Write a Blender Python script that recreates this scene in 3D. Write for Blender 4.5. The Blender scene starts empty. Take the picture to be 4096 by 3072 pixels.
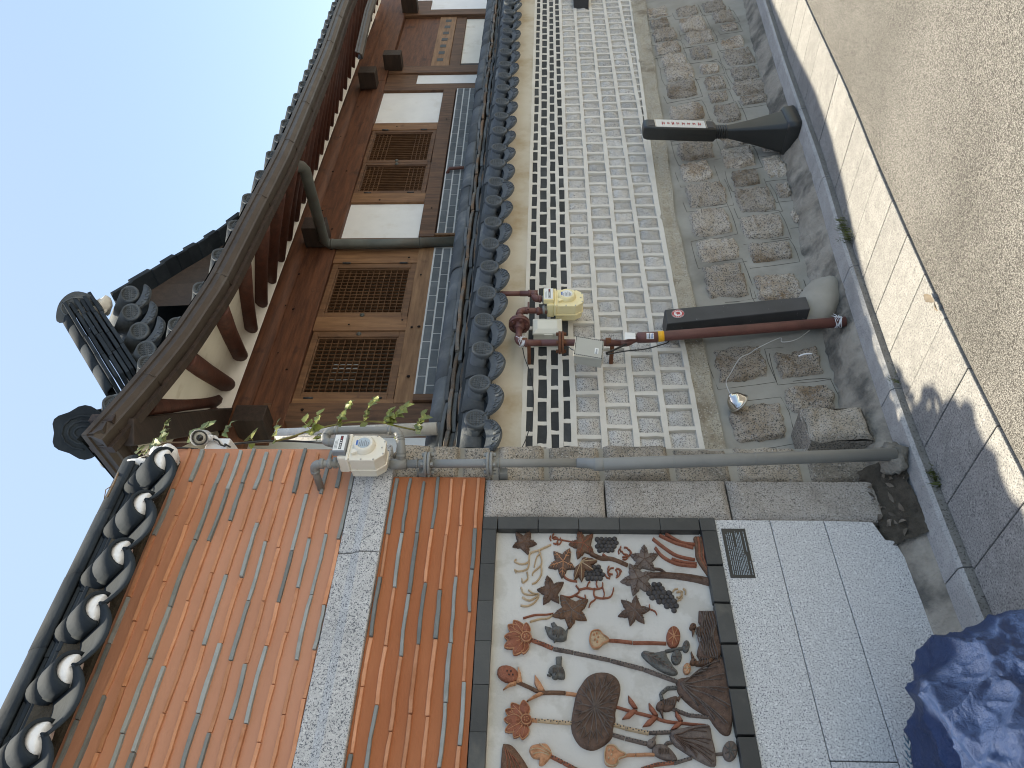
import bpy, bmesh, math, random
from mathutils import Vector, Matrix, noise
rad = math.radians
scene = bpy.context.scene
# ---------------------------------------------------------------- camera
TH, PT, FPX = rad(45.4), rad(2.2), 3050.0
FW = Vector((math.cos(TH)*math.cos(PT), math.sin(TH)*math.cos(PT), math.sin(PT)))
RT = Vector((math.sin(TH), -math.cos(TH), 0))
UP = RT.cross(FW)
CAMP = Vector((0, 0, 1.5))
cd = bpy.data.cameras.new('camera'); cam = bpy.data.objects.new('camera', cd)
scene.collection.objects.link(cam)
cd.sensor_fit = 'HORIZONTAL'; cd.sensor_width = 36; cd.lens = FPX/4096*36
cd.clip_start = .05; cd.clip_end = 2000
ax, ay, az = -UP, RT, -FW                       # phone held on its side: world up is picture left
cam.matrix_world = Matrix(((ax.x, ay.x, az.x, CAMP.x), (ax.y, ay.y, az.y, CAMP.y), (ax.z, ay.z, az.z, CAMP.z), (0, 0, 0, 1)))
scene.camera = cam
# ---------------------------------------------------------------- light
SUN = Vector((0.02, 0.115, 1.0)).normalized()     # towards the sun
w = bpy.data.worlds.new('World'); scene.world = w; w.use_nodes = True
nt = w.node_tree; bg = nt.nodes['Background']
sky = nt.nodes.new('ShaderNodeTexSky'); sky.sky_type = 'NISHITA'; sky.sun_disc = False
sky.sun_elevation = math.asin(SUN.z); sky.sun_rotation = math.atan2(SUN.x, SUN.y)
sky.air_density = 1.0; sky.dust_density = 1.6; sky.ozone_density = 1.0; sky.altitude = 50
nt.links.new(sky.outputs[0], bg.inputs[0]); bg.inputs[1].default_value = 0.080
sl = bpy.data.lights.new('sun', 'SUN'); sl.energy = 2.9; sl.angle = rad(0.8); sl.color = (1, .93, .82)
so = bpy.data.objects.new('sun', sl); scene.collection.objects.link(so)
so.rotation_euler = SUN.to_track_quat('Z', 'Y').to_euler(); so.location = (0, 0, 20)
vs = scene.view_settings
scene.display_settings.display_device = 'sRGB'
vs.view_transform = 'Standard'; vs.look = 'None'; vs.exposure = 1.86; vs.gamma = 1
vs.use_white_balance = True; vs.white_balance_temperature = 7200; vs.white_balance_tint = 6
scene.cycles.pixel_filter_type = 'BLACKMAN_HARRIS'; scene.cycles.filter_width = 1.05; scene.cycles.max_bounces = 8; scene.cycles.diffuse_bounces = 5
# ---------------------------------------------------------------- helpers
COL = scene.collection
rng = random.Random(7)
def ray(x, y):
    return FW + RT*((1536-y)/FPX) - UP*((x-2048)/FPX)
def at(x, y, Y):                                 # a point of the photograph on the plane y = Y
    r = ray(x, y); t = Y/r.y
    return CAMP + r*t
def zm(ox, oy, s): return lambda x, y, Y: at(ox+x/s, oy+y/s, Y)
AD = lambda x, y, Y: at(x*4096/2212, y*4096/2212, Y)
Z3 = zm(1900, 2000, 1.5473); Z5 = zm(200, 1000, 1.659); Z6 = zm(1100, 1000, 1.659); Z7 = zm(2000, 1000, 1.659)
Z8 = zm(2900, 1000, 1.508); ZC = zm(2500, 0, 1.659)
GP = [(-40, .0), (1.3, 0), (1.8, -.03), (2.35, -.045), (2.87, -.105), (3.3, -.125), (4.1, -.217), (5.75, -.338), (7.02, -.455), (12, -.9), (60, -4.5)]
def gz0(X):
    for (a, za), (b, zb) in zip(GP, GP[1:]):
        if X <= b: return za+(zb-za)*max(0, (X-a))/(b-a)
    return GP[-1][1]
def gz(X): return sum(gz0(X+d) for d in (-.4, -.2, 0, .2, .4))/5
def lerp(a, b, t): return a+(b-a)*t
def N(p, s=1.0): return noise.noise(Vector(p)*s)

class MB:
    def __init__(s): s.v = []; s.f = []; s.m = []; s.sm = []
    def add(s, vs, fs, m=0, sm=False):
        o = len(s.v); s.v += [tuple(p) for p in vs]
        for f in fs: s.f.append([i+o for i in f]); s.m.append(m); s.sm.append(sm)
        return s
    def hexa(s, p, m=0):                          # 8 points, bottom ring then top ring
        return s.add(p, [(3, 2, 1, 0), (4, 5, 6, 7), (0, 1, 5, 4), (1, 2, 6, 5), (2, 3, 7, 6), (3, 0, 4, 7)], m)
    def box(s, x0, x1, y0, y1, z0, z1, m=0, j=0):
        p = [(x0, y0, z0), (x1, y0, z0), (x1, y1, z0), (x0, y1, z0), (x0, y0, z1), (x1, y0, z1), (x1, y1, z1), (x0, y1, z1)]
        if j: p = [tuple(c+rng.uniform(-j, j) for c in q) for q in p]
        return s.hexa(p, m)
    def obox(s, c, ux, uy, uz, m=0):              # centre and three half-axes
        c, ux, uy, uz = map(Vector, (c, ux, uy, uz))
        return s.hexa([c-ux-uy-uz, c+ux-uy-uz, c+ux+uy-uz, c-ux+uy-uz, c-ux-uy+uz, c+ux-uy+uz, c+ux+uy+uz, c-ux+uy+uz], m)
    def tube(s, path, r, n=12, m=0, cap=True, sm=True):
        path = [Vector(p) for p in path]; L = len(path)
        rs = r if isinstance(r, (list, tuple)) else [r]*L
        vs = []; fs = []; prev = None
        for i, p in enumerate(path):
            d = (path[min(i+1, L-1)]-path[max(i-1, 0)]).normalized()
            if prev is None:
                a = d.cross(Vector((0, 0, 1)))
                if a.length < .1: a = d.cross(Vector((1, 0, 0)))
            else: a = prev-d*prev.dot(d)
            a.normalize(); prev = a; b = d.cross(a)
            for k in range(n):
                t = 2*math.pi*k/n; vs.append(p+(a*math.cos(t)+b*math.sin(t))*rs[i])
        for i in range(L-1):
            for k in range(n):
                k2 = (k+1) % n; fs.append((i*n+k, i*n+k2, (i+1)*n+k2, (i+1)*n+k))
        s.add(vs, fs, m, sm)
        if cap:
            o = len(s.v)-len(vs)
            s.f += [[o+k for k in range(n)][::-1], [o+(L-1)*n+k for k in range(n)]]; s.m += [m, m]; s.sm += [False, False]
        return s
    def lathe(s, c, d, prof, n=20, m=0, sm=True, ref=None):   # profile [(along, radius)]
        c = Vector(c); d = Vector(d).normalized(); a = Vector(ref) if ref else d.cross(Vector((0, 0, 1)))
        if a.length < .1: a = d.cross(Vector((1, 0, 0)))
        a.normalize(); b = d.cross(a); vs = []; fs = []
        for (h, r) in prof:
            for k in range(n):
                t = 2*math.pi*k/n; vs.append(c+d*h+(a*math.cos(t)+b*math.sin(t))*r)
        for i in range(len(prof)-1):
            for k in range(n):
                k2 = (k+1) % n; fs.append((i*n+k, i*n+k2, (i+1)*n+k2, (i+1)*n+k))
        s.add(vs, fs, m, sm); o = len(s.v)-len(vs); L = len(prof)
        s.f += [[o+k for k in range(n)][::-1], [o+(L-1)*n+k for k in range(n)]]; s.m += [m, m]; s.sm += [False, False]
        return s
    def prism(s, pts, dv, m=0):
        pts = [Vector(p) for p in pts]; n = len(pts); dv = Vector(dv)
        return s.add(pts+[p+dv for p in pts], [list(range(n))[::-1], list(range(n, 2*n))]+[(i, (i+1) % n, n+(i+1) % n, n+i) for i in range(n)], m)
    def grid(s, fn, nu, nv, m=0, sm=True):
        vs = [fn(i/nu, j/nv) for j in range(nv+1) for i in range(nu+1)]
        return s.add(vs, [(j*(nu+1)+i, j*(nu+1)+i+1, (j+1)*(nu+1)+i+1, (j+1)*(nu+1)+i) for j in range(nv) for i in range(nu)], m, sm)
    def build(s, name, mats, parent=None, bevel=0, seg=2, solid=0):
        me = bpy.data.meshes.new(name); me.from_pydata(s.v, [], s.f)
        for mt in (mats if isinstance(mats, (list, tuple)) else [mats]): me.materials.append(mt)
        me.polygons.foreach_set('material_index', s.m); me.polygons.foreach_set('use_smooth', s.sm)
        bm = bmesh.new(); bm.from_mesh(me)
        bmesh.ops.recalc_face_normals(bm, faces=bm.faces); bm.to_mesh(me); bm.free(); me.update()
        o = bpy.data.objects.new(name, me); COL.objects.link(o)
        if parent is not None:
            o.parent = parent
            if parent.type == 'EMPTY': o.location = -parent.location
        if solid:
            md = o.modifiers.new('solid', 'SOLIDIFY'); md.thickness = solid; md.offset = 0
        if bevel:
            md = o.modifiers.new('bevel', 'BEVEL'); md.width = bevel; md.segments = seg; md.limit_method = 'ANGLE'; md.angle_limit = rad(40)
        return o
def tag(o, label=None, cat=None, group=None, kind=None):
    if label: o['label'] = label
    if cat: o['category'] = cat
    if group: o['group'] = group
    if kind: o['kind'] = kind
    return o
def thing(name, label, cat, loc, group=None):
    o = bpy.data.objects.new(name, None); COL.objects.link(o); o.empty_display_size = .1
    o.location = loc; return tag(o, label, cat, group)
def copy_part(src, parent, off, label=None):
    c = src.copy(); COL.objects.link(c); c.parent = parent; c.location = src.location+Vector(off)
    for ch in src.children:
        d = ch.copy(); COL.objects.link(d); d.parent = c
    return c

# ---------------------------------------------------------------- materials
def srgb(r, g, b):
    f = lambda c: (c/255/12.92) if c/255 <= .04045 else ((c/255+.055)/1.055)**2.4
    return (f(r), f(g), f(b), 1)
def col(c): return tuple(c)+(1,) if len(c) == 3 else c
def M(name, c1, c2=None, scale=6, rough=.8, bump=0, bscale=None, dirt=None, dscale=1.5, dlo=.5, dhi=.7, speck=None, sscale=180,
      slo=.55, shi=.62, island=0, stretch=(1, 1, 1), metal=0, spec=None, detail=6, speck2=None, ramp=(.3, .7), vor=0, damt=1.0, alpha=None, coat=0):
    mt = bpy.data.materials.new(name); mt.use_nodes = True; nt = mt.node_tree; nd = nt.nodes; L = nt.links
    bs = nd['Principled BSDF']; bs.inputs['Roughness'].default_value = rough; bs.inputs['Metallic'].default_value = metal
    bs.inputs['Specular IOR Level'].default_value = (.5 if rough < .7 else .18) if spec is None else spec
    if coat: bs.inputs['Coat Weight'].default_value = coat
    tc = nd.new('ShaderNodeTexCoord'); mp = nd.new('ShaderNodeMapping'); mp.inputs['Scale'].default_value = stretch
    L.new(tc.outputs['Object'], mp.inputs['Vector'])
    def nz(sc, det=detail, src=mp.outputs[0], rg=.6):
        n = nd.new('ShaderNodeTexNoise'); n.inputs['Scale'].default_value = sc; n.inputs['Detail'].default_value = det; n.inputs['Roughness'].default_value = rg
        L.new(src, n.inputs['Vector']); return n.outputs['Fac']
    def rampn(src, a, b, ca=(0, 0, 0, 1), cb=(1, 1, 1, 1)):
        r = nd.new('ShaderNodeValToRGB'); r.color_ramp.elements[0].position = a; r.color_ramp.elements[1].position = b
        r.color_ramp.elements[0].color = ca; r.color_ramp.elements[1].color = cb; L.new(src, r.inputs[0]); return r.outputs[0]
    def mix(fac, a, b, mode='MIX'):
        m = nd.new('ShaderNodeMix'); m.data_type = 'RGBA'; m.blend_type = mode
        for sk, v in ((m.inputs[0], fac), (m.inputs[6], a), (m.inputs[7], b)):
            if hasattr(v, 'is_output'): L.new(v, sk)
            else: sk.default_value = v
        return m.outputs[2]
    c1 = col(c1); c2 = col(c2) if c2 else c1
    n0 = nz(scale); c = rampn(n0, ramp[0], ramp[1], c1, c2)
    if dirt:
        d = rampn(nz(dscale, 5, tc.outputs['Object']), dlo, dhi)
        dm = nd.new('ShaderNodeMath'); dm.operation = 'MULTIPLY'; L.new(d, dm.inputs[0]); dm.inputs[1].default_value = damt
        c = mix(dm.outputs[0], c, col(dirt))
    sn = None
    if speck:
        sn = nz(sscale, 2, tc.outputs['Object'], .7); c = mix(rampn(sn, slo, shi), c, col(speck))
    if speck2:
        s2 = nz(sscale*.7, 2, mp.outputs[0], .7); c = mix(rampn(s2, .6, .66), c, col(speck2))
    if island:
        g = nd.new('ShaderNodeNewGeometry'); r = nd.new('ShaderNodeMapRange'); L.new(g.outputs['Random Per Island'], r.inputs[0])
        r.inputs[3].default_value = 1-island; r.inputs[4].default_value = 1+island
        hs = nd.new('ShaderNodeHueSaturation'); L.new(r.outputs[0], hs.inputs['Value']); L.new(c, hs.inputs['Color']); c = hs.outputs[0]
    L.new(c, bs.inputs['Base Color'])
    if bump:
        b = nd.new('ShaderNodeBump'); b.inputs['Strength'].default_value = min(1, bump); b.inputs['Distance'].default_value = .01*max(1, bump)
        if vor:
            v = nd.new('ShaderNodeTexVoronoi'); v.inputs['Scale'].default_value = vor; L.new(tc.outputs['Object'], v.inputs['Vector']); h = v.outputs['Distance']
        else: h = nz(bscale or scale*4, 4)
        L.new(h, b.inputs['Height']); L.new(b.outputs[0], bs.inputs['Normal'])
    return mt
MT = {}
def mk(k, *a, **kw): MT[k] = M(k, *a, **kw)
mk('terra_up', (.43, .205, .125), (.50, .255, .165), scale=2.2, rough=.9, bump=.25, bscale=14, dirt=(.38, .165, .095), dscale=1.3, damt=.4, stretch=(.6, 1, 2.5))  # paler than the lower band: its extra skylight is put into the colour
mk('terra_low', (.33, .115, .05), (.39, .15, .07), scale=3, rough=.9, bump=.25, bscale=30, dirt=(.29, .09, .035), dscale=2, damt=.4, stretch=(.6, 1, 2.5))
mk('strip_grey', (.20, .215, .21), (.31, .32, .31), scale=9, rough=.75, bump=.3, island=.35, dirt=(.11, .11, .10), dscale=9, damt=.6)
mk('strip_orange', (.47, .22, .12), (.56, .28, .165), scale=9, rough=.88, bump=.3, island=.18, dirt=(.36, .13, .055), dscale=14, damt=.5)
mk('granite_white', (.56, .55, .535), (.65, .64, .625), scale=30, rough=.7, speck=(.13, .13, .15), sscale=185, slo=.54, shi=.6, speck2=(.78, .77, .75), bump=.12, bscale=200)
mk('granite_beam', (.43, .425, .42), (.54, .535, .525), scale=20, rough=.75, speck=(.11, .115, .13), sscale=185, slo=.54, shi=.6, speck2=(.62, .62, .6), bump=.25, bscale=150, dirt=(.3, .3, .3), dscale=4, damt=.6)
mk('granite_quoin', (.37, .335, .295), (.46, .42, .375), scale=12, rough=.85, speck=(.13, .115, .10), sscale=185, slo=.53, shi=.6, speck2=(.52, .48, .44), bump=.8, bscale=70, dirt=(.26, .235, .20), dscale=4, damt=.7)
mk('granite_old', (.31, .265, .21), (.42, .37, .305), scale=14, rough=.9, speck=(.10, .095, .085), sscale=150, slo=.52, shi=.6, speck2=(.42, .39, .35), bump=1, bscale=60, island=.15, dirt=(.15, .13, .10), dscale=5, damt=.75)
mk('granite_cube', (.50, .475, .44), (.60, .575, .535), scale=16, rough=.9, speck=(.13, .125, .12), sscale=185, slo=.54, shi=.6, speck2=(.58, .56, .54), bump=.8, bscale=80, island=.13)
mk('granite_field', (.40, .34, .27), (.51, .45, .375), scale=10, rough=.9, speck=(.10, .09, .08), sscale=130, slo=.52, shi=.6, speck2=(.40, .37, .34), bump=1.2, bscale=50, island=.28, dirt=(.20, .125, .06), dscale=5, dlo=.5, dhi=.66, damt=.75)
mk('granite_pave', (.215, .21, .20), (.29, .283, .27), scale=14, rough=.8, speck=(.10, .10, .10), sscale=170, slo=.52, shi=.6, speck2=(.36, .35, .33), bump=.25, bscale=160, island=.07)
mk('granite_kerb', (.32, .31, .295), (.42, .41, .39), scale=14, rough=.8, speck=(.18, .18, .19), sscale=200, slo=.54, shi=.62, bump=.3, bscale=150, dirt=(.25, .245, .23), dscale=3, damt=.6)
mk('kerb_front', (.18, .165, .145), (.25, .235, .21), scale=14, rough=.9, bump=.5, bscale=60, speck=(.1, .09, .08), sscale=120)  # darker tone for the front face of the kerb
mk('tile_frame', (.036, .036, .034), (.06, .06, .056), scale=5, rough=.55, bump=.15, bscale=60, island=.25, dirt=(.13, .12, .095), dscale=6, dlo=.58, dhi=.75, damt=.5)
mk('mural_ground', (.49, .475, .445), (.58, .565, .53), scale=3.5, rough=.95, bump=.35, bscale=25, dirt=(.41, .39, .35), dscale=7, dlo=.5, dhi=.58, damt=.6)
for k, a, b in (('clay_dark', (.095, .06, .046), (.16, .105, .08)), ('clay_brown', (.12, .065, .042), (.19, .11, .07)), ('clay_red', (.24, .085, .05), (.32, .13, .08)), ('clay_orange', (.44, .20, .10), (.56, .31, .18)),
                ('clay_cream', (.46, .33, .20), (.56, .42, .28)), ('clay_grey', (.10, .10, .095), (.16, .155, .14)), ('clay_grape', (.065, .06, .06), (.10, .09, .085)), ('clay_char', (.13, .10, .088), (.20, .16, .135))):
    mk(k, a, b, scale=38, rough=.8, bump=.8, bscale=110, dirt=tuple(.45*c for c in a), dscale=30, dlo=.55, dhi=.7, damt=.6)
mk('roof_tile', (.021, .026, .032), (.036, .044, .052), spec=.06, scale=6, rough=.8, bump=.2, bscale=40, island=.2, dirt=(.075, .08, .078), dscale=9, dlo=.6, dhi=.75, damt=.4)
mk('cap_tile', (.062, .07, .078), (.105, .117, .126), spec=.15, scale=7, rough=.75, bump=.35, bscale=50, island=.28, dirt=(.20, .195, .18), dscale=7, dlo=.55, dhi=.75, damt=.5)
mk('cap_edge', (.07, .07, .068), (.13, .13, .12), scale=12, rough=.8, bump=.6, bscale=60, island=.3, dirt=(.16, .09, .045), dscale=7, dlo=.45, dhi=.6, damt=.7)
mk('lime', (.58, .545, .48), (.68, .645, .58), scale=6, rough=.95, bump=.3, bscale=40, dirt=(.52, .44, .34), dscale=10, dlo=.6, dhi=.75, damt=.45)
mk('lime_plug', (.70, .70, .70), (.80, .80, .80), scale=7, rough=.95, bump=.4, bscale=50, dirt=(.42, .38, .33), dscale=12, dlo=.62, dhi=.75, damt=.5)
mk('black_brick', (.032, .034, .035), (.055, .058, .06), scale=9, rough=.7, bump=.3, bscale=70, island=.3)
mk('grey_brick', (.105, .12, .135), (.16, .175, .19), scale=9, rough=.75, bump=.3, bscale=80, island=.14)
mk('brick_joint', (.55, .56, .57), (.64, .64, .64), scale=15, rough=.95, bump=.3)
mk('stucco', (.50, .45, .36), (.60, .56, .48), scale=2.5, rough=.95, bump=.3, bscale=20, dirt=(.36, .27, .16), dscale=3.2, dlo=.48, dhi=.7, damt=.75, stretch=(1, 1, .6))
mk('plaster_white', (.70, .715, .735), (.77, .785, .80), scale=4, rough=.95, dirt=(.60, .58, .55), dscale=5, dlo=.55, dhi=.75, damt=.5)
mk('plaster_soffit', (.74, .71, .65), (.82, .79, .73), scale=4, rough=.95, dirt=(.5, .44, .35), dscale=6, dlo=.55, dhi=.75, damt=.5)
mk('mortar', (.275, .255, .215), (.365, .345, .30), scale=3.5, rough=.95, bump=.5, bscale=20, dirt=(.13, .12, .10), dscale=1.6, dlo=.52, dhi=.70, damt=.6, spec=.2)
mk('apron', (.235, .205, .165), (.37, .335, .28), scale=7, rough=.95, bump=1.6, bscale=34, dirt=(.075, .072, .064), dscale=3.2, dlo=.47, dhi=.60, damt=.8, spec=.2)
mk('plinth', (.34, .30, .23), (.43, .39, .31), scale=6, rough=.95, bump=1, bscale=40, speck=(.2, .17, .13), sscale=130, dirt=(.17, .13, .085), dscale=4.5, dlo=.52, dhi=.64, damt=.7, speck2=(.48, .45, .39))
def wood(k, a, b, d, ax, rough=.65):
    st = {'x': (1, 9, 9), 'y': (9, 1, 9), 'z': (9, 9, 1)}[ax]
    mk(k, a, b, scale=3.2, rough=rough, bump=.25, bscale=12, stretch=st, dirt=d, dscale=5.5, dlo=.60, dhi=.72, island=.14, damt=.8, ramp=(.35, .68))
wood('wood_beam', (.072, .025, .011), (.155, .058, .025), (.04, .014, .008), 'x')
wood('wood_post', (.075, .034, .017), (.16, .078, .039), (.045, .018, .01), 'z')
wood('wood_pale', (.17, .085, .038), (.30, .17, .085), (.08, .035, .016), 'x')
wood('wood_paleZ', (.16, .075, .034), (.28, .15, .072), (.075, .03, .014), 'z')
wood('wood_frame', (.10, .047, .021), (.19, .095, .045), (.05, .02, .01), 'z')
wood('rafter', (.05, .014, .009), (.09, .026, .015), (.03, .01, .008), 'y')
wood('wood_dark', (.022, .014, .011), (.045, .027, .02), (.01, .007, .006), 'y')
mk('lattice', (.075, .036, .018), (.13, .066, .033), scale=12, rough=.7)
mk('screen', (.02, .018, .013), (.035, .03, .02), scale=5, rough=.35)
mk('knot', (.012, .006, .004), rough=.7)
mk('gutter', (.045, .034, .028), (.07, .054, .045), scale=8, rough=.5, metal=.25, bump=.08, dirt=(.13, .125, .115), dscale=4, dlo=.6, dhi=.75, damt=.5)
mk('downpipe', (.075, .083, .080), (.12, .128, .120), scale=6, rough=.5, metal=.3, dirt=(.09, .055, .035), dscale=5, damt=.4)
mk('pipe_grey', (.20, .20, .19), (.25, .25, .235), scale=5, rough=.45, bump=.08, bscale=60, dirt=(.2, .185, .16), dscale=5, dlo=.6, dhi=.75, damt=.5)
mk('pipe_maroon', (.105, .038, .032), (.145, .058, .048), scale=6, rough=.5, bump=.15, bscale=50, dirt=(.065, .032, .026), dscale=7, damt=.6)
mk('rust', (.12, .05, .03), (.2, .09, .05), scale=20, rough=.9, bump=.6)
mk('meter_white', (.68, .63, .52), (.76, .72, .63), scale=5, rough=.45, dirt=(.42, .26, .11), dscale=14, dlo=.6, dhi=.78, damt=.8)
mk('meter_cream', (.80, .68, .36), (.84, .74, .45), scale=5, rough=.4, dirt=(.7, .55, .25), dscale=9, dlo=.58, dhi=.75, damt=.4)
mk('label_white', (.70, .70, .68), (.75, .75, .72), scale=6, rough=.4)
mk('label_blue', (.36, .42, .46), (.42, .48, .52), scale=30, rough=.4)
mk('ink', (.015, .015, .018), rough=.5)
mk('ink_red', (.40, .03, .03), rough=.5)
mk('ink_blue', (.03, .12, .42), rough=.5)
mk('ink_grey', (.2, .22, .24), rough=.5)
mk('ivory', (.58, .56, .47), (.63, .61, .52), scale=4, rough=.45)
mk('box_grey', (.38, .37, .32), (.42, .41, .36), scale=4, rough=.5)
mk('black_steel', (.022, .023, .025), (.05, .05, .054), scale=4, rough=.5, speck=(.12, .12, .12), sscale=40, slo=.68, shi=.72)
mk('black_rubber', (.018, .018, .017), (.030, .030, .027), scale=6, rough=.42, spec=.5)
mk('cable_black', (.012, .012, .012), rough=.5)
mk('cable_white', (.45, .44, .42), rough=.6)
mk('string_white', (.75, .76, .78), rough=.8)
mk('tape_yellow', (.80, .38, .01), (.85, .48, .03), scale=30, rough=.5)
mk('chrome', (.62, .60, .57), rough=.12, metal=1)
mk('chrome_dull', (.5, .48, .44), rough=.3, metal=1)
mk('silver_film', (.62, .62, .62), (.72, .72, .70), scale=20, rough=.3, metal=.4, bump=.3, stretch=(1, 1, 6))
mk('cctv_white', (.62, .63, .65), (.68, .69, .7), scale=4, rough=.35)
mk('glass_dark', (.02, .02, .02), rough=.08)
mk('lens_ring', (.30, .28, .24), (.38, .36, .3), scale=60, rough=.3)
mk('vine_stem', (.17, .155, .05), (.22, .2, .08), scale=20, rough=.7)
mk('vine_dry', (.15, .10, .065), (.2, .14, .09), scale=20, rough=.8)
mk('leaf', (.135, .16, .025), (.20, .22, .05), scale=12, rough=.5, island=.3, dirt=(.26, .24, .06), dscale=14, damt=.6)
mk('leaf_dull', (.11, .15, .05), (.17, .20, .08), scale=12, rough=.6, island=.3, dirt=(.25, .22, .14), dscale=16, damt=.6)
mk('grass', (.06, .075, .018), (.11, .12, .035), scale=20, rough=.7, island=.35)
mk('dead_leaf', (.11, .085, .06), (.22, .19, .15), scale=15, rough=.9, island=.5)
mk('dirt', (.05, .042, .032), (.10, .085, .065), scale=20, rough=1, bump=1)
mk('wrap', (.50, .50, .48), (.58, .58, .56), scale=4, rough=.7, bump=.5, bscale=30, stretch=(1, 1, 12))
mk('net_blue', (.02, .09, .15), (.03, .14, .2), scale=20, rough=.6)
mk('terrain', (.1, .1, .08), (.15, .14, .11), scale=2, rough=1)
# asphalt with coarse exposed aggregate
def asphalt():
    mt = M('asphalt', (.225, .219, .21), (.275, .267, .255), scale=3, rough=.9, dirt=(.16, .154, .145), dscale=.9, dlo=.45, dhi=.7, damt=.7); nt = mt.node_tree; nd = nt.nodes; L = nt.links
    bs = nd['Principled BSDF']; tc = nd.new('ShaderNodeTexCoord'); src = bs.inputs['Base Color'].links[0].from_socket
    v = nd.new('ShaderNodeTexVoronoi'); v.inputs['Scale'].default_value = 210; v.inputs['Randomness'].default_value = 1; L.new(tc.outputs['Object'], v.inputs['Vector'])
    v2 = nd.new('ShaderNodeTexNoise'); v2.inputs['Scale'].default_value = 60; v2.inputs['Detail'].default_value = 4; L.new(tc.outputs['Object'], v2.inputs['Vector'])
    r = nd.new('ShaderNodeValToRGB'); r.color_ramp.elements[0].position = .25; r.color_ramp.elements[0].color = (1.25, 1.24, 1.2, 1); r.color_ramp.elements[1].position = .72; r.color_ramp.elements[1].color = (.34, .33, .32, 1)
    L.new(v.outputs['Distance'], r.inputs[0])
    rv = nd.new('ShaderNodeMapRange'); rv.inputs[3].default_value = .6; rv.inputs[4].default_value = 1.3; sp = nd.new('ShaderNodeSeparateColor'); L.new(v.outputs['Color'], sp.inputs[0]); L.new(sp.outputs[0], rv.inputs[0])
    m1 = nd.new('ShaderNodeMix'); m1.data_type = 'RGBA'; m1.blend_type = 'MULTIPLY'; m1.inputs[0].default_value = 1; L.new(src, m1.inputs[6]); L.new(r.outputs[0], m1.inputs[7])
    m2 = nd.new('ShaderNodeVectorMath'); m2.operation = 'SCALE'; L.new(m1.outputs[2], m2.inputs[0]); L.new(rv.outputs[0], m2.inputs['Scale'])
    L.new(m2.outputs[0], bs.inputs['Base Color'])
    ad = nd.new('ShaderNodeMath'); ad.operation = 'MULTIPLY_ADD'; L.new(v.outputs['Distance'], ad.inputs[0]); ad.inputs[1].default_value = -1; L.new(v2.outputs['Fac'], ad.inputs[2])
    b = nd.new('ShaderNodeBump'); b.inputs['Strength'].default_value = 1; b.inputs['Distance'].default_value = .006; L.new(ad.outputs[0], b.inputs['Height']); L.new(b.outputs[0], bs.inputs['Normal'])
    MT['asphalt'] = mt
asphalt()
def tarpm():
    mt = M('tarp', (.018, .036, .095), (.028, .055, .14), scale=5, rough=.36, spec=.33); nt = mt.node_tree; nd = nt.nodes; L = nt.links; bs = nd['Principled BSDF']
    tc = nd.new('ShaderNodeTexCoord'); n1 = nd.new('ShaderNodeTexNoise'); n1.inputs['Scale'].default_value = 22; n1.inputs['Detail'].default_value = 8; n1.inputs['Roughness'].default_value = .65; L.new(tc.outputs['Object'], n1.inputs['Vector'])
    b = nd.new('ShaderNodeBump'); b.inputs['Strength'].default_value = .9; b.inputs['Distance'].default_value = .02; L.new(n1.outputs['Fac'], b.inputs['Height'])
    n2 = nd.new('ShaderNodeTexWave'); n2.inputs['Scale'].default_value = 150; L.new(tc.outputs['Object'], n2.inputs['Vector'])
    b2 = nd.new('ShaderNodeBump'); b2.inputs['Strength'].default_value = .25; b2.inputs['Distance'].default_value = .002; L.new(n2.outputs['Fac'], b2.inputs['Height']); L.new(b.outputs[0], b2.inputs['Normal'])
    L.new(b2.outputs[0], bs.inputs['Normal']); MT['tarp'] = mt
tarpm()
G = MT
# ================================================================ SETTING: street, paving, kerb, apron
def xs_range(a, b, st):
    n = max(1, int((b-a)/st)); return [a+(b-a)*i/n for i in range(n+1)]
m = MB(); m.box(-60, 90, -60, 60, -6.2, -6); tag(m.build('terrain', G['terrain']), kind='structure')
YA, YK, YI = 1.96, 2.41, 2.53
m = MB()
XS = xs_range(-14, 0, 1)+xs_range(.1, 9, .12)+xs_range(9.5, 45, 1.5)
ROW = [YA-.004, YA-.03, 1.8, 1.4, .8, 0, -1, -3, -8, -20]
vs_ = [(x, y, gz(x)+(-.012 if j == 0 else 0)+(.006*N((x*2, y*2, 0)) if 0 < j < 6 else 0)) for j, y in enumerate(ROW) for x in XS]
nx = len(XS)
m.add(vs_, [(j*nx+i, j*nx+i+1, (j+1)*nx+i+1, (j+1)*nx+i) for j in range(len(ROW)-1) for i in range(nx-1)], 0, True)
tag(m.build('street', G['asphalt']), kind='structure')
m = MB(); XB = xs_range(-14, 40, .6); YB = [-1.1, -1.12, -4, -9, -16]
m.add([(x, y, gz(x)+(.13 if j else .0)) for j, y in enumerate(YB) for x in XB], [(j*len(XB)+i, j*len(XB)+i+1, (j+1)*len(XB)+i+1, (j+1)*len(XB)+i) for j in range(4) for i in range(len(XB)-1)])
tag(m.build('bounce_pavement', G['granite_white']), kind='structure')  # unseen pale sheet across the street, added to bounce light onto the walls
m = MB()                                                      # paving slabs laid across the gutter
p = .277; x = 1.736-p*12
while x < 12:
    a, b = x+.0025, x+p-.0025
    d = .0015*rng.uniform(-1, 1)
    m.hexa([(a, YA, gz(a)-.08), (b, YA, gz(b)-.08), (b, YK-.004, gz(b)-.08), (a, YK-.004, gz(a)-.08), (a, YA, gz(a)+d), (b, YA, gz(b)+d), (b, YK-.004, gz(b)+d-.002), (a, YK-.004, gz(a)+d-.002)])
    x += p
tag(m.build('gutter_paving', G['granite_pave'], bevel=.003), kind='structure')
m = MB(); XB = xs_range(-14, 14, .5)
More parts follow.
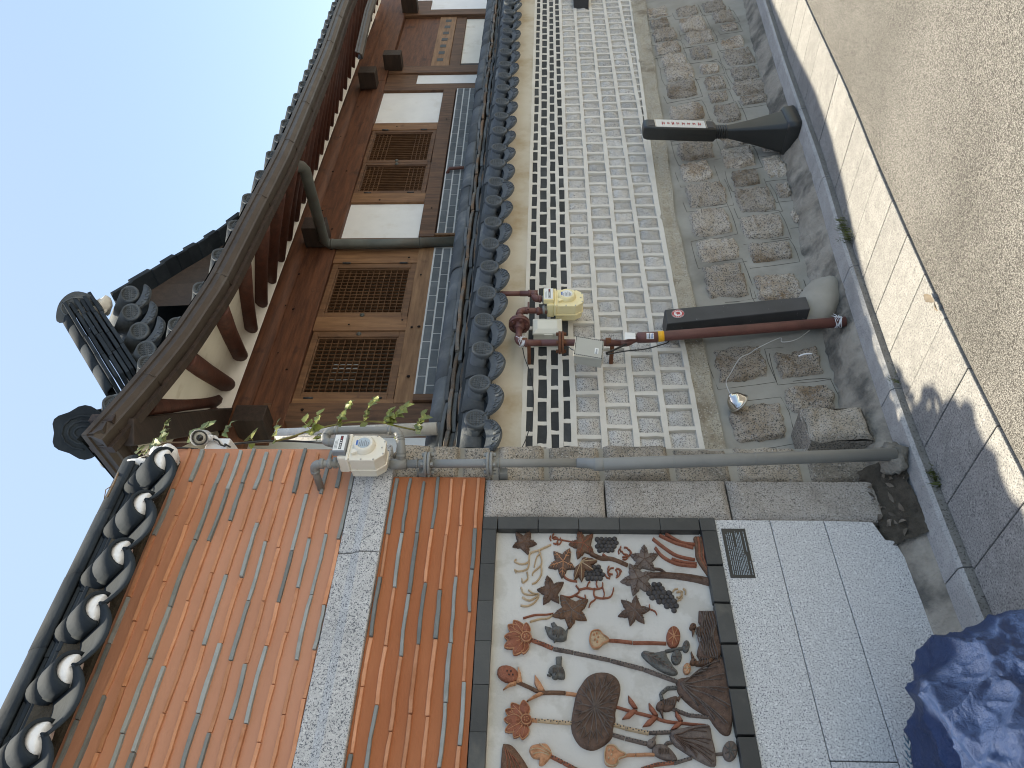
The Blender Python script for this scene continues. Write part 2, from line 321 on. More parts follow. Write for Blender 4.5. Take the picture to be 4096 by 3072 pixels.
m.add([(x, y, gz(x)-.012) for y in (YA+.01, YK+.02) for x in XB], [(i, i+1, len(XB)+i+1, len(XB)+i) for i in range(len(XB)-1)])
tag(m.build('paving_bed', G['dirt']), kind='structure')
m = MB(); x = 2.35-.88*8
while x < 12:                                                  # kerb stones
    xa, xb = x+.003, x+.877
    n = 5; pr_ = [(YK-.004, -.08), (YK, .026), (YK+.012, .04), (YI, .045), (YI, -.08)]
    vs_ = []; 
    for i in range(n+1):
        xx = lerp(xa, xb, i/n)
        for (yy, zz) in pr_: vs_.append((xx, yy, gz(xx)+zz))
    k = len(pr_); fs_ = []; ms_ = []
    for i in range(n):
        for q in range(k-1):
            m.add([vs_[i*k+q], vs_[(i+1)*k+q], vs_[(i+1)*k+q+1], vs_[i*k+q+1]], [(0, 1, 2, 3)], 1 if q == 0 else 0)
    m.add(vs_[:k], [tuple(range(k))], 0); m.add(vs_[-k:], [tuple(range(k))[::-1]], 0)
    x += .88
tag(m.build('kerb', [G['granite_kerb'], G['kerb_front']]), kind='structure')
def wallbase(X): return (gz(X)+.115) if X > 2.4 else lerp(.115, gz(X)+.115, max(0, (X-2.1)/.3))
m = MB()
def apf(u, v):
    X = lerp(-3, 12, u); y1 = 2.72 if X > 2.25 else (2.64 if X < 2.0 else 2.72)
    y = lerp(YI-.01, y1, v); z = lerp(gz(X)+.038, wallbase(X)+.02, v**.9)
    k = .015 if X > 1.75 else .004
    return (X, y, z+k*N((X*5, y*9, 1))*(1-.0*v)+k*.6*N((X*19, y*19, 3))+k*.5*N((X*45, y*45, 6))-(.0 if v else .004))
m.grid(apf, 520, 7)
tag(m.build('concrete_apron', G['apron']), kind='structure')

# ================================================================ MURAL WALL
YM = 2.60
mw = thing('mural_wall', 'terracotta striped wall with clay lotus and grape mural under a dark tile coping', 'wall', (.6, 2.75, 0))
XL = -1.2
def strips(name, z0, z1, yb, xr, mat, seed, n, rowz0):
    r = random.Random(seed); m = MB()
    nseg = 46
    m.grid(lambda u, v: (lerp(XL, xr, u), yb+.0035*N((lerp(XL, xr, u)*3, lerp(z0, z1, v)*9, seed)), lerp(z0, z1, v)), nseg, 30, 0)
    m.add([(xr, yb, z0), (xr, 2.95, z0), (xr, 2.95, z1), (xr, yb, z1)], [(0, 1, 2, 3)], 0)
    for i in range(n):
        z = rowz0-i*.0585+r.uniform(-.002, .002); x = xr-r.uniform(0, .03)
        run = r.random() < .5
        while x > XL:
            l = r.uniform(.17, .30); xa = max(XL, x-l); g = r.random() < (.62 if run else .30); run = g if r.random() < .6 else not g
            th = r.uniform(.0062, .0085) if g else r.uniform(.0058, .0078); dp = r.uniform(.010, .015) if g else r.uniform(.007, .013)
            k = 5; vs = []; bow = r.uniform(-.004, .004); tl = r.uniform(-.003, .003)
            for q in range(k+1):
                t = q/k; xx = lerp(x-.002, xa+.002, t); zz = z+bow*math.sin(t*math.pi)+tl*(t-.5)+r.uniform(-.0009, .0009)
                d = dp+r.uniform(-.0015, .0015); h1 = th+r.uniform(-.001, .001); h2 = th+r.uniform(-.001, .001)
                vs += [(xx, yb+.006, zz-h2), (xx, yb-d, zz-h2*.9), (xx, yb-d-.001, zz+h1*.9), (xx, yb+.006, zz+h1)]
            fs = [(q*4+e, (q+1)*4+e, (q+1)*4+(e+1) % 4, q*4+(e+1) % 4) for q in range(k) for e in range(4)]+[(3, 2, 1, 0), (k*4, k*4+1, k*4+2, k*4+3)]
            m.add(vs, fs, 1 if g else 2); x = xa
    return m.build(name, [mat, G['strip_grey'], G['strip_orange']], mw, bevel=.0015, seg=1)
strips('upper_striped_panel', 2.30, 3.16, 2.612, 2.165, G['terra_up'], 3, 15, 3.135)
strips('lower_striped_panel', 1.74, 2.135, 2.604, 2.005, G['terra_low'], 9, 7, 2.118)
# granite beam with a sloped upper face, two stones
def beam(xa, xb):
    m = MB(); prof = [(2.95, 2.136), (2.583, 2.136), (2.580, 2.215), (2.596, 2.25), (2.598, 2.304), (2.95, 2.304)]
    n = 14
    vs = [(lerp(xa, xb, i/n), y+.003*N((i*.7+xa*5, y*30, z*12))*(y < 2.9), z) for i in range(n+1) for (y, z) in prof]; k = len(prof)
    fs = [(i*k+q, (i+1)*k+q, (i+1)*k+(q+1) % k, i*k+(q+1) % k) for i in range(n) for q in range(k)]+[tuple(range(k)), tuple(range(n*k, n*k+k))[::-1]]
    m.add(vs, fs); return m.build('stone_beam', G['granite_beam'], mw, bevel=.004)
xj = AD(800, 1190, 2.58).x
beam(XL, xj-.002); beam(xj+.002, 2.05)
m = MB(); m.box(2.052, 2.185, 2.60, 2.95, 2.165, 2.304, j=.004); m.build('beam_end_block', G['granite_beam'], mw, bevel=.008)
# corner blocks, rock faced
def rough_face(m, x0, x1, z0, z1, yf, yb, amp, seed, nu=14, nv=14, edge=.02, mi=0):
    def fn(u, v):
        X = lerp(x0, x1, u); Zz = lerp(z0, z1, v); e = min(u*(x1-x0), (1-u)*(x1-x0), v*(z1-z0), (1-v)*(z1-z0))/edge
        k = min(1, e); k = math.sqrt(max(0, 1-(1-k)**2))
        return (X+.004*N((Zz*9, seed, X))*(u in (0, 1)), yf+edge*.8*(1-k)-amp*k*(.5+N((X*14, seed, Zz*14))*.8+.5*N((X*33, seed, Zz*33))), Zz)
    m.grid(fn, nu, nv, mi, True)
    o = [fn(0, 0), fn(1, 0), fn(1, 1), fn(0, 1)]; bk = [(p[0], yb, p[2]) for p in o]
    m.add(o+bk, [(0, 1, 5, 4), (1, 2, 6, 5), (2, 3, 7, 6), (3, 0, 4, 7)], mi)
for (za, zb, s) in ((1.237, 1.738, 1), (.727, 1.230, 2), (.10, .720, 3)):
    m = MB(); rough_face(m, 1.797, 2.000, za, zb, 2.600, 2.9, .008, s*3.3, 12, 24, .022)
    m.build('corner_block', G['granite_quoin'], mw)
# white granite cladding, courses with a joint
for (za, zb, cuts) in ((.582, .800, [1.795]), (.3685, .579, [.877, 1.795]), (.10, .3655, [1.795])):
    xa = XL
    for xc in cuts:
        m = MB()
        if za < .2:      # the lowest slab has its corner cut away over the drain hole
            m.prism([(xa, 2.6, .10), (1.62, 2.6, .10), (1.70, 2.6, .115), (1.705, 2.6, .15), (1.788, 2.6, .175), (1.793, 2.6, zb), (xa, 2.6, zb)], (0, .06, 0))
        else: m.box(xa, xc-.002, 2.60, 2.66, za, zb)
        m.build('granite_slab', G['granite_white'], mw, bevel=.002); xa = xc+.002
m = MB(); m.box(XL, 1.79, 2.665, 2.9, .0, 1.735); m.box(1.70, 1.80, 2.64, 2.9, .0, .2); m.box(XL, 1.985, 2.64, 2.92, 1.70, 2.14); m.box(XL, 2.14, 2.64, 2.92, 2.29, 3.12); m.build('backing', G['dirt'], mw)
# frame of dark tiles
m = MB(); zt = (1.683, 1.737); zb_ = (.803, .863)
z = zt[0]
for zz0, zz1 in zip([1.6755-.163*i for i in range(6)][1:], [1.6755-.163*i for i in range(6)]):
    m.box(1.736, 1.794, 2.588, 2.66, max(zz0, .866)+.001, zz1-.001, j=.0008)
x = 1.7335
while x > XL:
    m.box(x-.157, x, 2.589, 2.66, 1.680, 1.736, j=.0008); m.box(x-.150, x-.001, 2.589, 2.66, .803, .863, j=.0008); x -= .158
m.box(1.7355, 1.794, 2.5885, 2.66, 1.6775, 1.736, j=.0008); m.box(1.7345, 1.794, 2.5885, 2.66, .803, .8645, j=.0008)
m.build('tile_frame', G['tile_frame'], mw, bevel=.002)
YP = 2.622
m = MB(); m.grid(lambda u, v: (lerp(XL, 1.74, u), YP+.0025*N((u*8, v*5, 4)), lerp(.86, 1.684, v)), 60, 24); m.box(XL, 1.74, YP+.01, 2.66, .86, 1.684)
panel = m.build('mural_panel', G['mural_ground'], mw)
# ---- clay reliefs, drawn in the plane of the mural
RD = 1.3
def q3(x, y): return Z3(x, y, YP)
def relief(m, pts, d=.010, dome=1.15, mi=0, c=None):
    P = [q3(*p) for p in pts]; C = sum(P, Vector())/len(P) if c is None else q3(*c); n = len(P); vs = []
    for (sc, h) in ((1.03, -.004), (1, .75), (.9, 1.0), (.45, (1+dome)/2)):
        for p in P: v = C+(p-C)*sc; vs.append((v.x, YP-d*RD*h, v.z))
    vs.append((C.x, YP-d*RD*dome, C.z))
    fs = [(r*n+i, r*n+(i+1) % n, (r+1)*n+(i+1) % n, (r+1)*n+i) for r in range(3) for i in range(n)]+[(3*n+i, 3*n+(i+1) % n, 4*n) for i in range(n)]
    m.add(vs, fs, mi, True)
def smooth_poly(pts, k=3, closed=True):
    out = []; n = len(pts)
    for i in range(n if closed else n-1):
        p0, p1, p2, p3 = (pts[(i-1) % n] if closed or i > 0 else pts[0]), pts[i], pts[(i+1) % n], (pts[(i+2) % n] if closed or i+2 < n else pts[-1])
        for j in range(k):
            t = j/k; out.append(tuple(.5*((2*p1[a])+(-p0[a]+p2[a])*t+(2*p0[a]-5*p1[a]+4*p2[a]-p3[a])*t*t+(-p0[a]+3*p1[a]-3*p2[a]+p3[a])*t**3) for a in range(len(p1))))
    if not closed: out.append(tuple(pts[-1]))
    return out
def rope(m, pts, wd, d=.009, mi=0, taper=1.0, base=0):
    pts = smooth_poly(pts, 4, False); L = len(pts); vs = []
    for i, p in enumerate(pts):
        a = pts[max(0, i-1)]; b = pts[min(L-1, i+1)]; dx, dy = b[0]-a[0], b[1]-a[1]; l = math.hypot(dx, dy) or 1; nx, ny = -dy/l, dx/l
        wv = wd*lerp(1, taper, i/(L-1))*.5*(1+.12*N((p[0]*.05, p[1]*.05, 2)))
        for (s, h) in ((-1, -.1), (-.8, .65), (0, 1), (.8, .65), (1, -.1)):
            q = q3(p[0]+nx*wv*s, p[1]+ny*wv*s); vs.append((q.x, YP-base*RD-d*RD*h, q.z))
    m.add(vs, [(i*5+k, i*5+k+1, (i+1)*5+k+1, (i+1)*5+k) for i in range(L-1) for k in range(4)]+[(0, 1, 2, 3, 4), tuple(range((L-1)*5, L*5))[::-1]], mi, True)
def ell(cx, cy, a, b, rot=0, n=16):
    return [(cx+a*math.cos(t)*math.cos(rot)-b*math.sin(t)*math.sin(rot), cy+a*math.cos(t)*math.sin(rot)+b*math.sin(t)*math.cos(rot)) for t in [2*math.pi*i/n for i in range(n)]]
def rb(name, m, mats): return m.build(name, [G[k] for k in mats], panel)
def vine_leaf(cx, cy, r, rot, lobes=5, mats=('clay_dark', 'clay_brown'), seed=0):
    rr = random.Random(seed+int(cx)); m = MB(); pts = []; tips = []
    for l in range(lobes):
        a0 = rot+(l-(lobes-1)/2)*2*math.pi/(lobes+.35); R = r*rr.uniform(.88, 1.1); w_ = math.pi/(lobes+.4)
        for (da, fr) in ((-.95, .50), (-.62, .68), (-.42, .72), (-.2, .88), (0, 1), (.2, .86), (.42, .74), (.62, .66)):
            pts.append((cx+R*fr*math.cos(a0+da*w_), cy+R*fr*math.sin(a0+da*w_)))
        tips.append((cx+R*.88*math.cos(a0), cy+R*.88*math.sin(a0), a0, R))
    relief(m, pts, .010, 1.35, 0, (cx, cy))
    for (tx, ty, a0, R) in tips:
        rope(m, [(cx, cy), ((cx+tx)/2+2, (cy+ty)/2), (tx, ty)], 8, .005, 1, .4, .0095)
        for f in (.42, .66):
            for sgn in (-1, 1):
                bx, by = cx+R*.88*f*math.cos(a0), cy+R*.88*f*math.sin(a0)
                rope(m, [(bx, by), (bx+R*.13*math.cos(a0+sgn*.8), by+R*.13*math.sin(a0+sgn*.8)), (bx+R*.25*math.cos(a0+sgn*.8), by+R*.25*math.sin(a0+sgn*.8))], 5, .004, 1, .4, .009)
    return rb('grape_leaf', m, mats)
PI_ = math.pi
vine_leaf(305, 270, 82, -PI_*.35, 5, ('clay_dark', 'clay_brown')); vine_leaf(670, 278, 92, PI_, 5, ('clay_brown', 'clay_red')); vine_leaf(545, 392, 88, PI_*.9, 5, ('clay_dark', 'clay_orange'))
vine_leaf(470, 572, 95, PI_*1.05, 5, ('clay_dark', 'clay_brown')); vine_leaf(600, 692, 112, PI_*.55, 5, ('clay_brown', 'clay_char')); vine_leaf(1045, 378, 88, -PI_*.5, 5, ('clay_char', 'clay_dark'))
vine_leaf(1008, 500, 105, PI_*.6, 5, ('clay_char', 'clay_dark')); vine_leaf(985, 692, 105, PI_*.75, 6, ('clay_dark', 'clay_char'))
m = MB()
for (tx, ty, ww) in ((615, 500, 22), (660, 510, 22), (730, 445, 24), (755, 385, 22), (700, 370, 20)):
    cx, cy = 655, 395; dx, dy = tx-cx, ty-cy; l = math.hypot(dx, dy); nx, ny = -dy/l, dx/l
    relief(m, [(cx, cy), (cx+dx*.35+nx*ww, cy+dy*.35+ny*ww), (cx+dx*.7+nx*ww*.8, cy+dy*.7+ny*ww*.8), (tx, ty), (cx+dx*.7-nx*ww*.8, cy+dy*.7-ny*ww*.8), (cx+dx*.35-nx*ww, cy+dy*.35-ny*ww)], .012, 1.2, 0)
    rope(m, [(cx, cy), (cx+dx*.5, cy+dy*.5), (tx, ty)], 6, .006, 1, .5, .011)
rb('grape_leaf', m, ('clay_brown', 'clay_cream'))
def grapes(outline, r, seed):
    m = MB(); rr = random.Random(seed); xs = [p[0] for p in outline]; ys = [p[1] for p in outline]
    def inside(x, y):
        c = False; j = len(outline)-1
        for i in range(len(outline)):
            xi, yi = outline[i]; xj, yj = outline[j]
            if (yi > y) != (yj > y) and x < (xj-xi)*(y-yi)/(yj-yi)+xi: c = not c
            j = i
        return c
    y = min(ys); row = 0
    while y <= max(ys):
        x = min(xs)+(r if row % 2 else 0)
        while x <= max(xs):
            if inside(x, y):
                q = q3(x+rr.uniform(-2, 2), y+rr.uniform(-2, 2)); R = r*rr.uniform(.92, 1.1)/1.5473*q.length/3050*1.12
                m.lathe((q.x, YP, q.z), (0, -1, 0), [(-.002, R), (R*.5, R*.95), (R*.85, R*.7), (R*1.1, R*.35), (R*1.18, .0004)], 12, 0)
            x += r*2
        y += r*1.75; row += 1
    return rb('grape_bunch', m, ('clay_grape',))
grapes([(745, 240), (800, 222), (850, 235), (910, 275), (850, 315), (790, 330), (750, 305)], 13, 1)
grapes([(690, 440), (720, 395), (770, 405), (785, 445), (805, 480), (750, 500), (675, 490), (672, 455)], 13, 2)
grapes([(1110, 510), (1150, 500), (1190, 560), (1235, 600), (1265, 655), (1235, 690), (1160, 650), (1075, 610), (1065, 575)], 15, 3)
def ropes(name, mats, items):
    m = MB()
    for it in items: rope(m, it[0], it[1], it[2] if len(it) > 2 else .008, it[3] if len(it) > 3 else 0, it[4] if len(it) > 4 else .7)
    return rb(name, m, mats)
ropes('vine_tendril', ('clay_cream',), [([(470, 280), (400, 312), (340, 335), (330, 385), (290, 400), (245, 385), (255, 370)], 12), ([(395, 315), (412, 370), (405, 410), (360, 450), (355, 470)], 11), ([(335, 385), (322, 430), (270, 445), (245, 435), (255, 455)], 11), ([(408, 400), (410, 460), (380, 510), (352, 522)], 12), ([(322, 450), (325, 490), (295, 515), (290, 490)], 11), ([(405, 330), (380, 360), (365, 420)], 9)])
ropes('vine_tendril', ('clay_cream',), [([(285, 545), (300, 580), (345, 590), (392, 582)], 12), ([(292, 605), (335, 625), (385, 600), (395, 585)], 12), ([(282, 655), (320, 660), (365, 640), (395, 600)], 12), ([(330, 560), (360, 580), (395, 585)], 9)])
ropes('vine_tendril', ('clay_red',), [([(530, 595), (580, 605), (620, 590), (645, 565), (625, 532)], 12), ([(640, 560), (690, 548), (740, 555), (785, 545), (790, 515)], 12), ([(615, 590), (660, 610), (685, 615), (680, 590)], 10), ([(738, 550), (735, 585), (745, 615), (715, 640), (705, 668)], 11), ([(745, 605), (790, 612), (840, 600), (858, 548)], 12), ([(690, 548), (700, 520), (712, 508)], 9), ([(760, 550), (750, 520), (755, 505)], 9), ([(790, 545), (800, 580), (795, 605)], 9)])
ropes('vine_tendril', ('clay_red', 'clay_cream'), [([(298, 735), (370, 715), (440, 712), (485, 705)], 12), ([(340, 757), (400, 740), (450, 735), (478, 715)], 12, .008, 1)])
ropes('vine_tendril', ('clay_red',), [([(545, 445), (555, 480), (590, 500), (632, 507)], 14)]); ropes('vine_tendril', ('clay_red',), [([(1055, 672), (1090, 682), (1115, 695), (1125, 715)], 10), ([(1080, 680), (1078, 650)], 8)])
ropes('vine_branch', ('clay_brown', 'clay_red'), [([(715, 335), (780, 365), (850, 370), (945, 410)], 24, .013, 0, .9), ([(790, 340), (820, 360), (850, 370)], 14, .01, 1), ([(510, 245), (560, 255), (600, 262)], 9, .007, 1)])
ropes('grape_trunk', ('clay_dark', 'clay_brown'), [([(1070, 472), (1180, 470), (1290, 480), (1380, 495), (1452, 512)], 30, .014, 0, 1.7), ([(1100, 430), (1145, 435), (1180, 460), (1200, 475)], 15, .011, 0, 1), ([(1100, 468), (1250, 472), (1400, 500)], 8, .019, 1, 1)])
def clump(cx, cy, r, mats, seed):
    rr = random.Random(seed); m = MB()
    for i in range(9):
        a = rr.uniform(0, 6.28); d = rr.uniform(.1, .8)*r; x, y = cx+d*math.cos(a), cy+d*math.sin(a); b = a+rr.uniform(.8, 2)
        rope(m, [(x-r*.35*math.cos(b), y-r*.35*math.sin(b)), (x+r*.15*math.cos(a), y+r*.15*math.sin(a)), (x+r*.35*math.cos(b), y+r*.35*math.sin(b))], 9, .009, 0, .8)
    return rb('vine_flower', m, mats)
clump(500, 250, 42, ('clay_red',), 1); clump(850, 450, 55, ('clay_red',), 2); clump(925, 325, 50, ('clay_red',), 3); clump(1262, 588, 55, ('clay_cream',), 4)
m = MB()                                                       # upturned root basket in the corner
for i, f in enumerate((0, .28, .55, .8)):
    rope(m, [(1362+f*50, 240), (1372+f*48, 300), (1380+f*40, 370), (1445, 470-f*20)], 26, .015, i % 2, .8)
for a in ([(1140, 222), (1240, 270), (1350, 300)], [(1178, 214), (1270, 265), (1360, 280)], [(1100, 245), (1170, 300), (1250, 350), (1360, 375)], [(1115, 300), (1160, 355), (1250, 400), (1370, 415)], [(1215, 370), (1290, 390), (1370, 400)]):
    rope(m, a, 17, .012, 1, 1)
rb('root_stump', m, ('clay_brown', 'clay_red'))
def lotus(cx, cy, tips, mats=('clay_red', 'clay_orange')):
    m = MB()
    for (tx, ty) in tips:
        dx, dy = tx-cx, ty-cy; l = math.hypot(dx, dy); nx, ny = -dy/l, dx/l; w_ = min(30, l*.26)
        P_ = smooth_poly([(cx+dx*.2, cy+dy*.2), (cx+dx*.45+nx*w_, cy+dy*.45+ny*w_), (cx+dx*.75+nx*w_*.85, cy+dy*.75+ny*w_*.85), (tx, ty), (cx+dx*.75-nx*w_*.85, cy+dy*.75-ny*w_*.85), (cx+dx*.45-nx*w_, cy+dy*.45-ny*w_)], 2)
        relief(m, P_, .010+.004*rng.random(), 1.25, 0); rope(m, P_+[P_[0]], 6, .005, 1, 1, .009)
        rope(m, [(cx+dx*.3, cy+dy*.3), (cx+dx*.6, cy+dy*.6), (cx+dx*.88, cy+dy*.88)], 5, .004, 1, .5, .0125)
    relief(m, ell(cx, cy, 34, 34), .017, 1.15, 0); rope(m, ell(cx, cy, 30, 30)+[(cx+30, cy)], 7, .005, 1, 1, .016)
    for i in range(5): relief(m, ell(cx+12*math.cos(i*1.26), cy+12*math.sin(i*1.26), 5, 5, 0, 8), .022, 1.1, 1)
    return rb('lotus_flower', m, mats)
lotus(318, 862, [(240, 757), (205, 785), (184, 855), (183, 918), (240, 965), (298, 958), (318, 772)])
lotus(318, 1372, [(225, 1268), (190, 1310), (181, 1368), (188, 1440), (240, 1478), (292, 1487), (300, 1250)])
m = MB(); relief(m, ell(204, 1085, 68, 48, .35), .016, 1.3, 0)
for i in range(4): relief(m, ell(200+i*12, 1078+(i % 2)*22, 5, 5, 0, 8), .022, 1.1, 2)
for P_ in ([(255, 1140), (262, 1090), (266, 1035), (285, 1080), (292, 1140)], [(250, 1150), (210, 1160), (175, 1180), (215, 1140), (258, 1130)]): relief(m, P_, .012, 1.2, 1)
rb('lotus_bud', m, ('clay_red', 'clay_orange', 'ink'))
ropes('lotus_stem', ('clay_brown', 'clay_orange'), [([(265, 1132), (330, 1160), (400, 1195)], 22, .011, 0, 1), ([(400, 1198), (480, 1195), (560, 1198)], 24, .011, 0, 1), ([(562, 1200), (600, 1205), (632, 1210)], 22, .011, 1, 1)])
m = MB()
for P_ in ([(395, 1190), (368, 1140), (370, 1088), (405, 1135), (432, 1185)], [(405, 1195), (360, 1220), (320, 1252), (365, 1232), (425, 1205)]): relief(m, P_, .012, 1.25, 0)
rb('stem_leaf', m, ('clay_orange',))
def bead_stem(name, mats, runs):
    m = MB()
    for (a, b, wd, mi) in runs:
        rope(m, [a, ((a[0]+b[0])/2, (a[1]+b[1])/2), b], wd, .011, mi, 1); L_ = math.hypot(b[0]-a[0], b[1]-a[1]); n = int(L_/17)
        for i in range(n):
            t = (i+.5)/n; s = (-1)**i*wd*.13
            q = q3(lerp(a[0], b[0], t), lerp(a[1], b[1], t)+s); m.lathe((q.x, YP-.0101*RD-.0005, q.z), (0, -1, 0), [(0, .0024), (.001, .0024)], 7, len(mats)-1, False)
    return rb(name, m, mats+('ink',) if mats[-1] != 'ink' else mats)
bead_stem('lotus_stem', ('clay_red', 'clay_char', 'ink'), [((345, 868), (410, 892), 24, 0), ((412, 892), (482, 922), 24, 0), ((485, 925), (608, 948), 24, 1), ((612, 950), (836, 996), 24, 1), ((840, 998), (1042, 1050), 24, 1), ((1046, 1052), (1256, 1130), 24, 1)])
bead_stem('lotus_stem', ('clay_orange', 'clay_cream', 'ink'), [((340, 1365), (385, 1368), 24, 0), ((387, 1368), (515, 1378), 24, 1), ((517, 1378), (602, 1384), 22, 1)])
P_ = smooth_poly([(690, 1112), (740, 1085), (800, 1080), (850, 1095), (885, 1130), (896, 1180), (880, 1260), (865, 1320), (866, 1370), (850, 1420), (845, 1470), (800, 1515), (735, 1545), (680, 1535), (640, 1505), (605, 1440), (600, 1370), (612, 1290), (632, 1200), (655, 1160)], 3)
m = MB(); relief(m, P_, .016, 1.0, 0, (740, 1300)); C_ = (740, 1298)
for i in range(17):
    t = P_[int(i*len(P_)/17)]; mx, my = lerp(C_[0], t[0], .55)+rng.uniform(-6, 6), lerp(C_[1], t[1], .55)+rng.uniform(-6, 6); ex, ey = lerp(C_[0], t[0], .93), lerp(C_[1], t[1], .93)
    rope(m, [C_, (mx, my), (ex, ey)], 10, .007, 1, .6, .0145)
    for sg in (-1, 1):
        a = math.atan2(ey-my, ex-mx)+sg*.55; l = math.hypot(ex-mx, ey-my)*.8
        rope(m, [(mx, my), (mx+l*.5*math.cos(a), my+l*.5*math.sin(a)), (mx+l*math.cos(a), my+l*math.sin(a))], 7, .006, 1, .5, .0145)
rb('lotus_leaf', m, ('clay_dark', 'clay_char'))
ropes('leafy_stalk', ('clay_red',), [([(865, 1282), (960, 1310), (1100, 1345), (1170, 1370), (1280, 1385), (1425, 1398)], 18, .010, 0, .9)])
for (bx, by, s) in ((985, 1300, 1), (1112, 1345, 1), (1268, 1378, .8)):
    m = MB(); relief(m, [(bx-5, by-5), (bx-35*s, by-45*s), (bx-38*s, by-82*s), (bx-5*s, by-45*s), (bx+20*s, by-5)], .012, 1.25, 0); relief(m, [(bx-10, by+2), (bx-48*s, by+28*s), (bx-75*s, by+62*s), (bx-28*s, by+55*s), (bx+18*s, by+10)], .012, 1.25, 0); rb('stem_leaf', m, ('clay_red',))
bead_stem('lotus_stem', ('clay_cream', 'clay_char', 'ink'), [((850, 1392), (928, 1415), 24, 0), ((932, 1417), (1074, 1446), 24, 0), ((1078, 1444), (1215, 1440), 22, 1)])
bead_stem('lotus_stem', ('clay_char', 'clay_dark', 'ink'), [((848, 1455), (925, 1478), 26, 0), ((930, 1480), (1065, 1512), 26, 0)])
def pod(pts, dots, stem, mats):
    m = MB(); relief(m, smooth_poly(pts, 3), .014, 1.1, 0); sp = smooth_poly(pts, 3); rope(m, sp+[sp[0]], 8, .006, 1, 1, .012)
    for (x, y) in dots: relief(m, ell(x, y, 6, 6, 0, 8), .020, 1.1, 1)
    for (a, b) in stem: rope(m, [a, ((a[0]+b[0])/2, (a[1]+b[1])/2-2), b], 20, .011, 2, 1)
    return rb('seed_pod', m, mats)
pod([(712, 850), (725, 825), (765, 820), (790, 845), (822, 868), (822, 885), (790, 900), (765, 925), (730, 925), (710, 890)], [(735, 850), (752, 842), (740, 880), (755, 895), (760, 865)], [((820, 873), (972, 886)), ((976, 888), (1182, 892))], ('clay_cream', 'clay_orange', 'clay_red'))
m = MB(); relief(m, ell(1226, 855, 42, 65, .05, 20), .013, 1.1, 0)
for i in range(7): rope(m, [(1226, 855), (1226+20*math.cos(i*.9), 855+30*math.sin(i*.9)), (1226+36*math.cos(i*.9), 855+57*math.sin(i*.9))], 8, .006, 1, .6, .012)
rb('round_leaf', m, ('clay_red', 'clay_orange'))
pod([(805, 1555), (820, 1528), (860, 1530), (890, 1560), (925, 1578), (928, 1595), (890, 1610), (880, 1640), (850, 1655), (810, 1640), (800, 1600)], [(828, 1560), (842, 1590), (825, 1610), (850, 1560), (855, 1620)], [((928, 1585), (990, 1582)), ((993, 1582), (1110, 1578))], ('clay_orange', 'clay_cream', 'clay_orange'))
m = MB(); relief(m, smooth_poly([(338, 1560), (350, 1530), (400, 1518), (445, 1520), (475, 1575), (455, 1610), (420, 1645), (395, 1640), (405, 1610), (360, 1600)], 3), .013, 1.3, 0, (410, 1572))
for P_ in ([(345, 1560), (390, 1550), (455, 1580)], [(360, 1585), (400, 1575), (460, 1590)], [(400, 1520), (430, 1545), (470, 1575)]): rope(m, P_, 7, .006, 1, 1, .013)
rb('lotus_bud', m, ('clay_orange', 'clay_cream'))
bead_stem('lotus_stem', ('clay_red', 'clay_brown', 'ink'), [((472, 1590), (542, 1625), 24, 0), ((546, 1628), (612, 1662), 24, 0), ((616, 1664), (760, 1740), 24, 1)])
m = MB(); relief(m, smooth_poly([(170, 1545), (190, 1522), (230, 1532), (280, 1590), (330, 1670), (360, 1760), (250, 1790), (165, 1770)], 3), .016, 1.0, 0, (240, 1660))
for i in range(4): rope(m, [(185+i*15, 1550+i*15), (200+i*22, 1640), (190+i*40, 1740)], 8, .006, 1, .7, .015)
rb('lotus_leaf', m, ('clay_brown', 'clay_red'))
def drape(P_, top, ends, mats=('clay_dark', 'clay_char')):
    m = MB(); sp = smooth_poly(P_, 3); relief(m, sp, .016, 1.05, 0)
    for e in ends:
        mx, my = (top[0]+e[0])/2+rng.uniform(-12, 12), (top[1]+e[1])/2+rng.uniform(-14, 14)
        rope(m, [top, (lerp(top[0], mx, .5), lerp(top[1], my, .5)+6), (mx, my), (lerp(mx, e[0], .5), lerp(my, e[1], .5)-6), e], 9, .007, 1, .6, .0145)
        rope(m, [(mx, my), (lerp(mx, e[0], .5)+8, lerp(my, e[1], .5)+16), (lerp(mx, e[0], .85)+6, lerp(my, e[1], .85)+26)], 7, .006, 1, .5, .0145)
    return rb('drooping_lotus_leaf', m, mats)
drape([(1255, 1122), (1330, 1105), (1420, 1062), (1470, 1005), (1525, 985), (1555, 1060), (1568, 1150), (1590, 1250), (1590, 1350), (1575, 1445), (1530, 1450), (1480, 1400), (1440, 1345), (1350, 1290), (1285, 1230), (1256, 1185)], (1268, 1152), [(1430, 1070), (1510, 1010), (1540, 1090), (1555, 1180), (1575, 1290), (1560, 1400), (1480, 1370), (1380, 1290)])
drape([(1212, 1445), (1290, 1420), (1400, 1402), (1448, 1408), (1462, 1480), (1480, 1550), (1488, 1640), (1450, 1650), (1370, 1610), (1290, 1560), (1225, 1510)], (1225, 1470), [(1440, 1420), (1455, 1500), (1470, 1580), (1470, 1635), (1370, 1590), (1300, 1550)], ('clay_char', 'clay_dark'))
bead_stem('lotus_stem', ('clay_grey', 'clay_char', 'ink'), [((1250, 1165), (1190, 1168), 24, 0), ((1190, 1168), (1152, 1200), 24, 0), ((1150, 1200), (1158, 1245), 24, 0)])
bead_stem('lotus_stem', ('clay_char', 'clay_brown', 'ink'), [((1220, 1295), (1320, 1335), 22, 0), ((1320, 1335), (1460, 1350), 22, 0)])
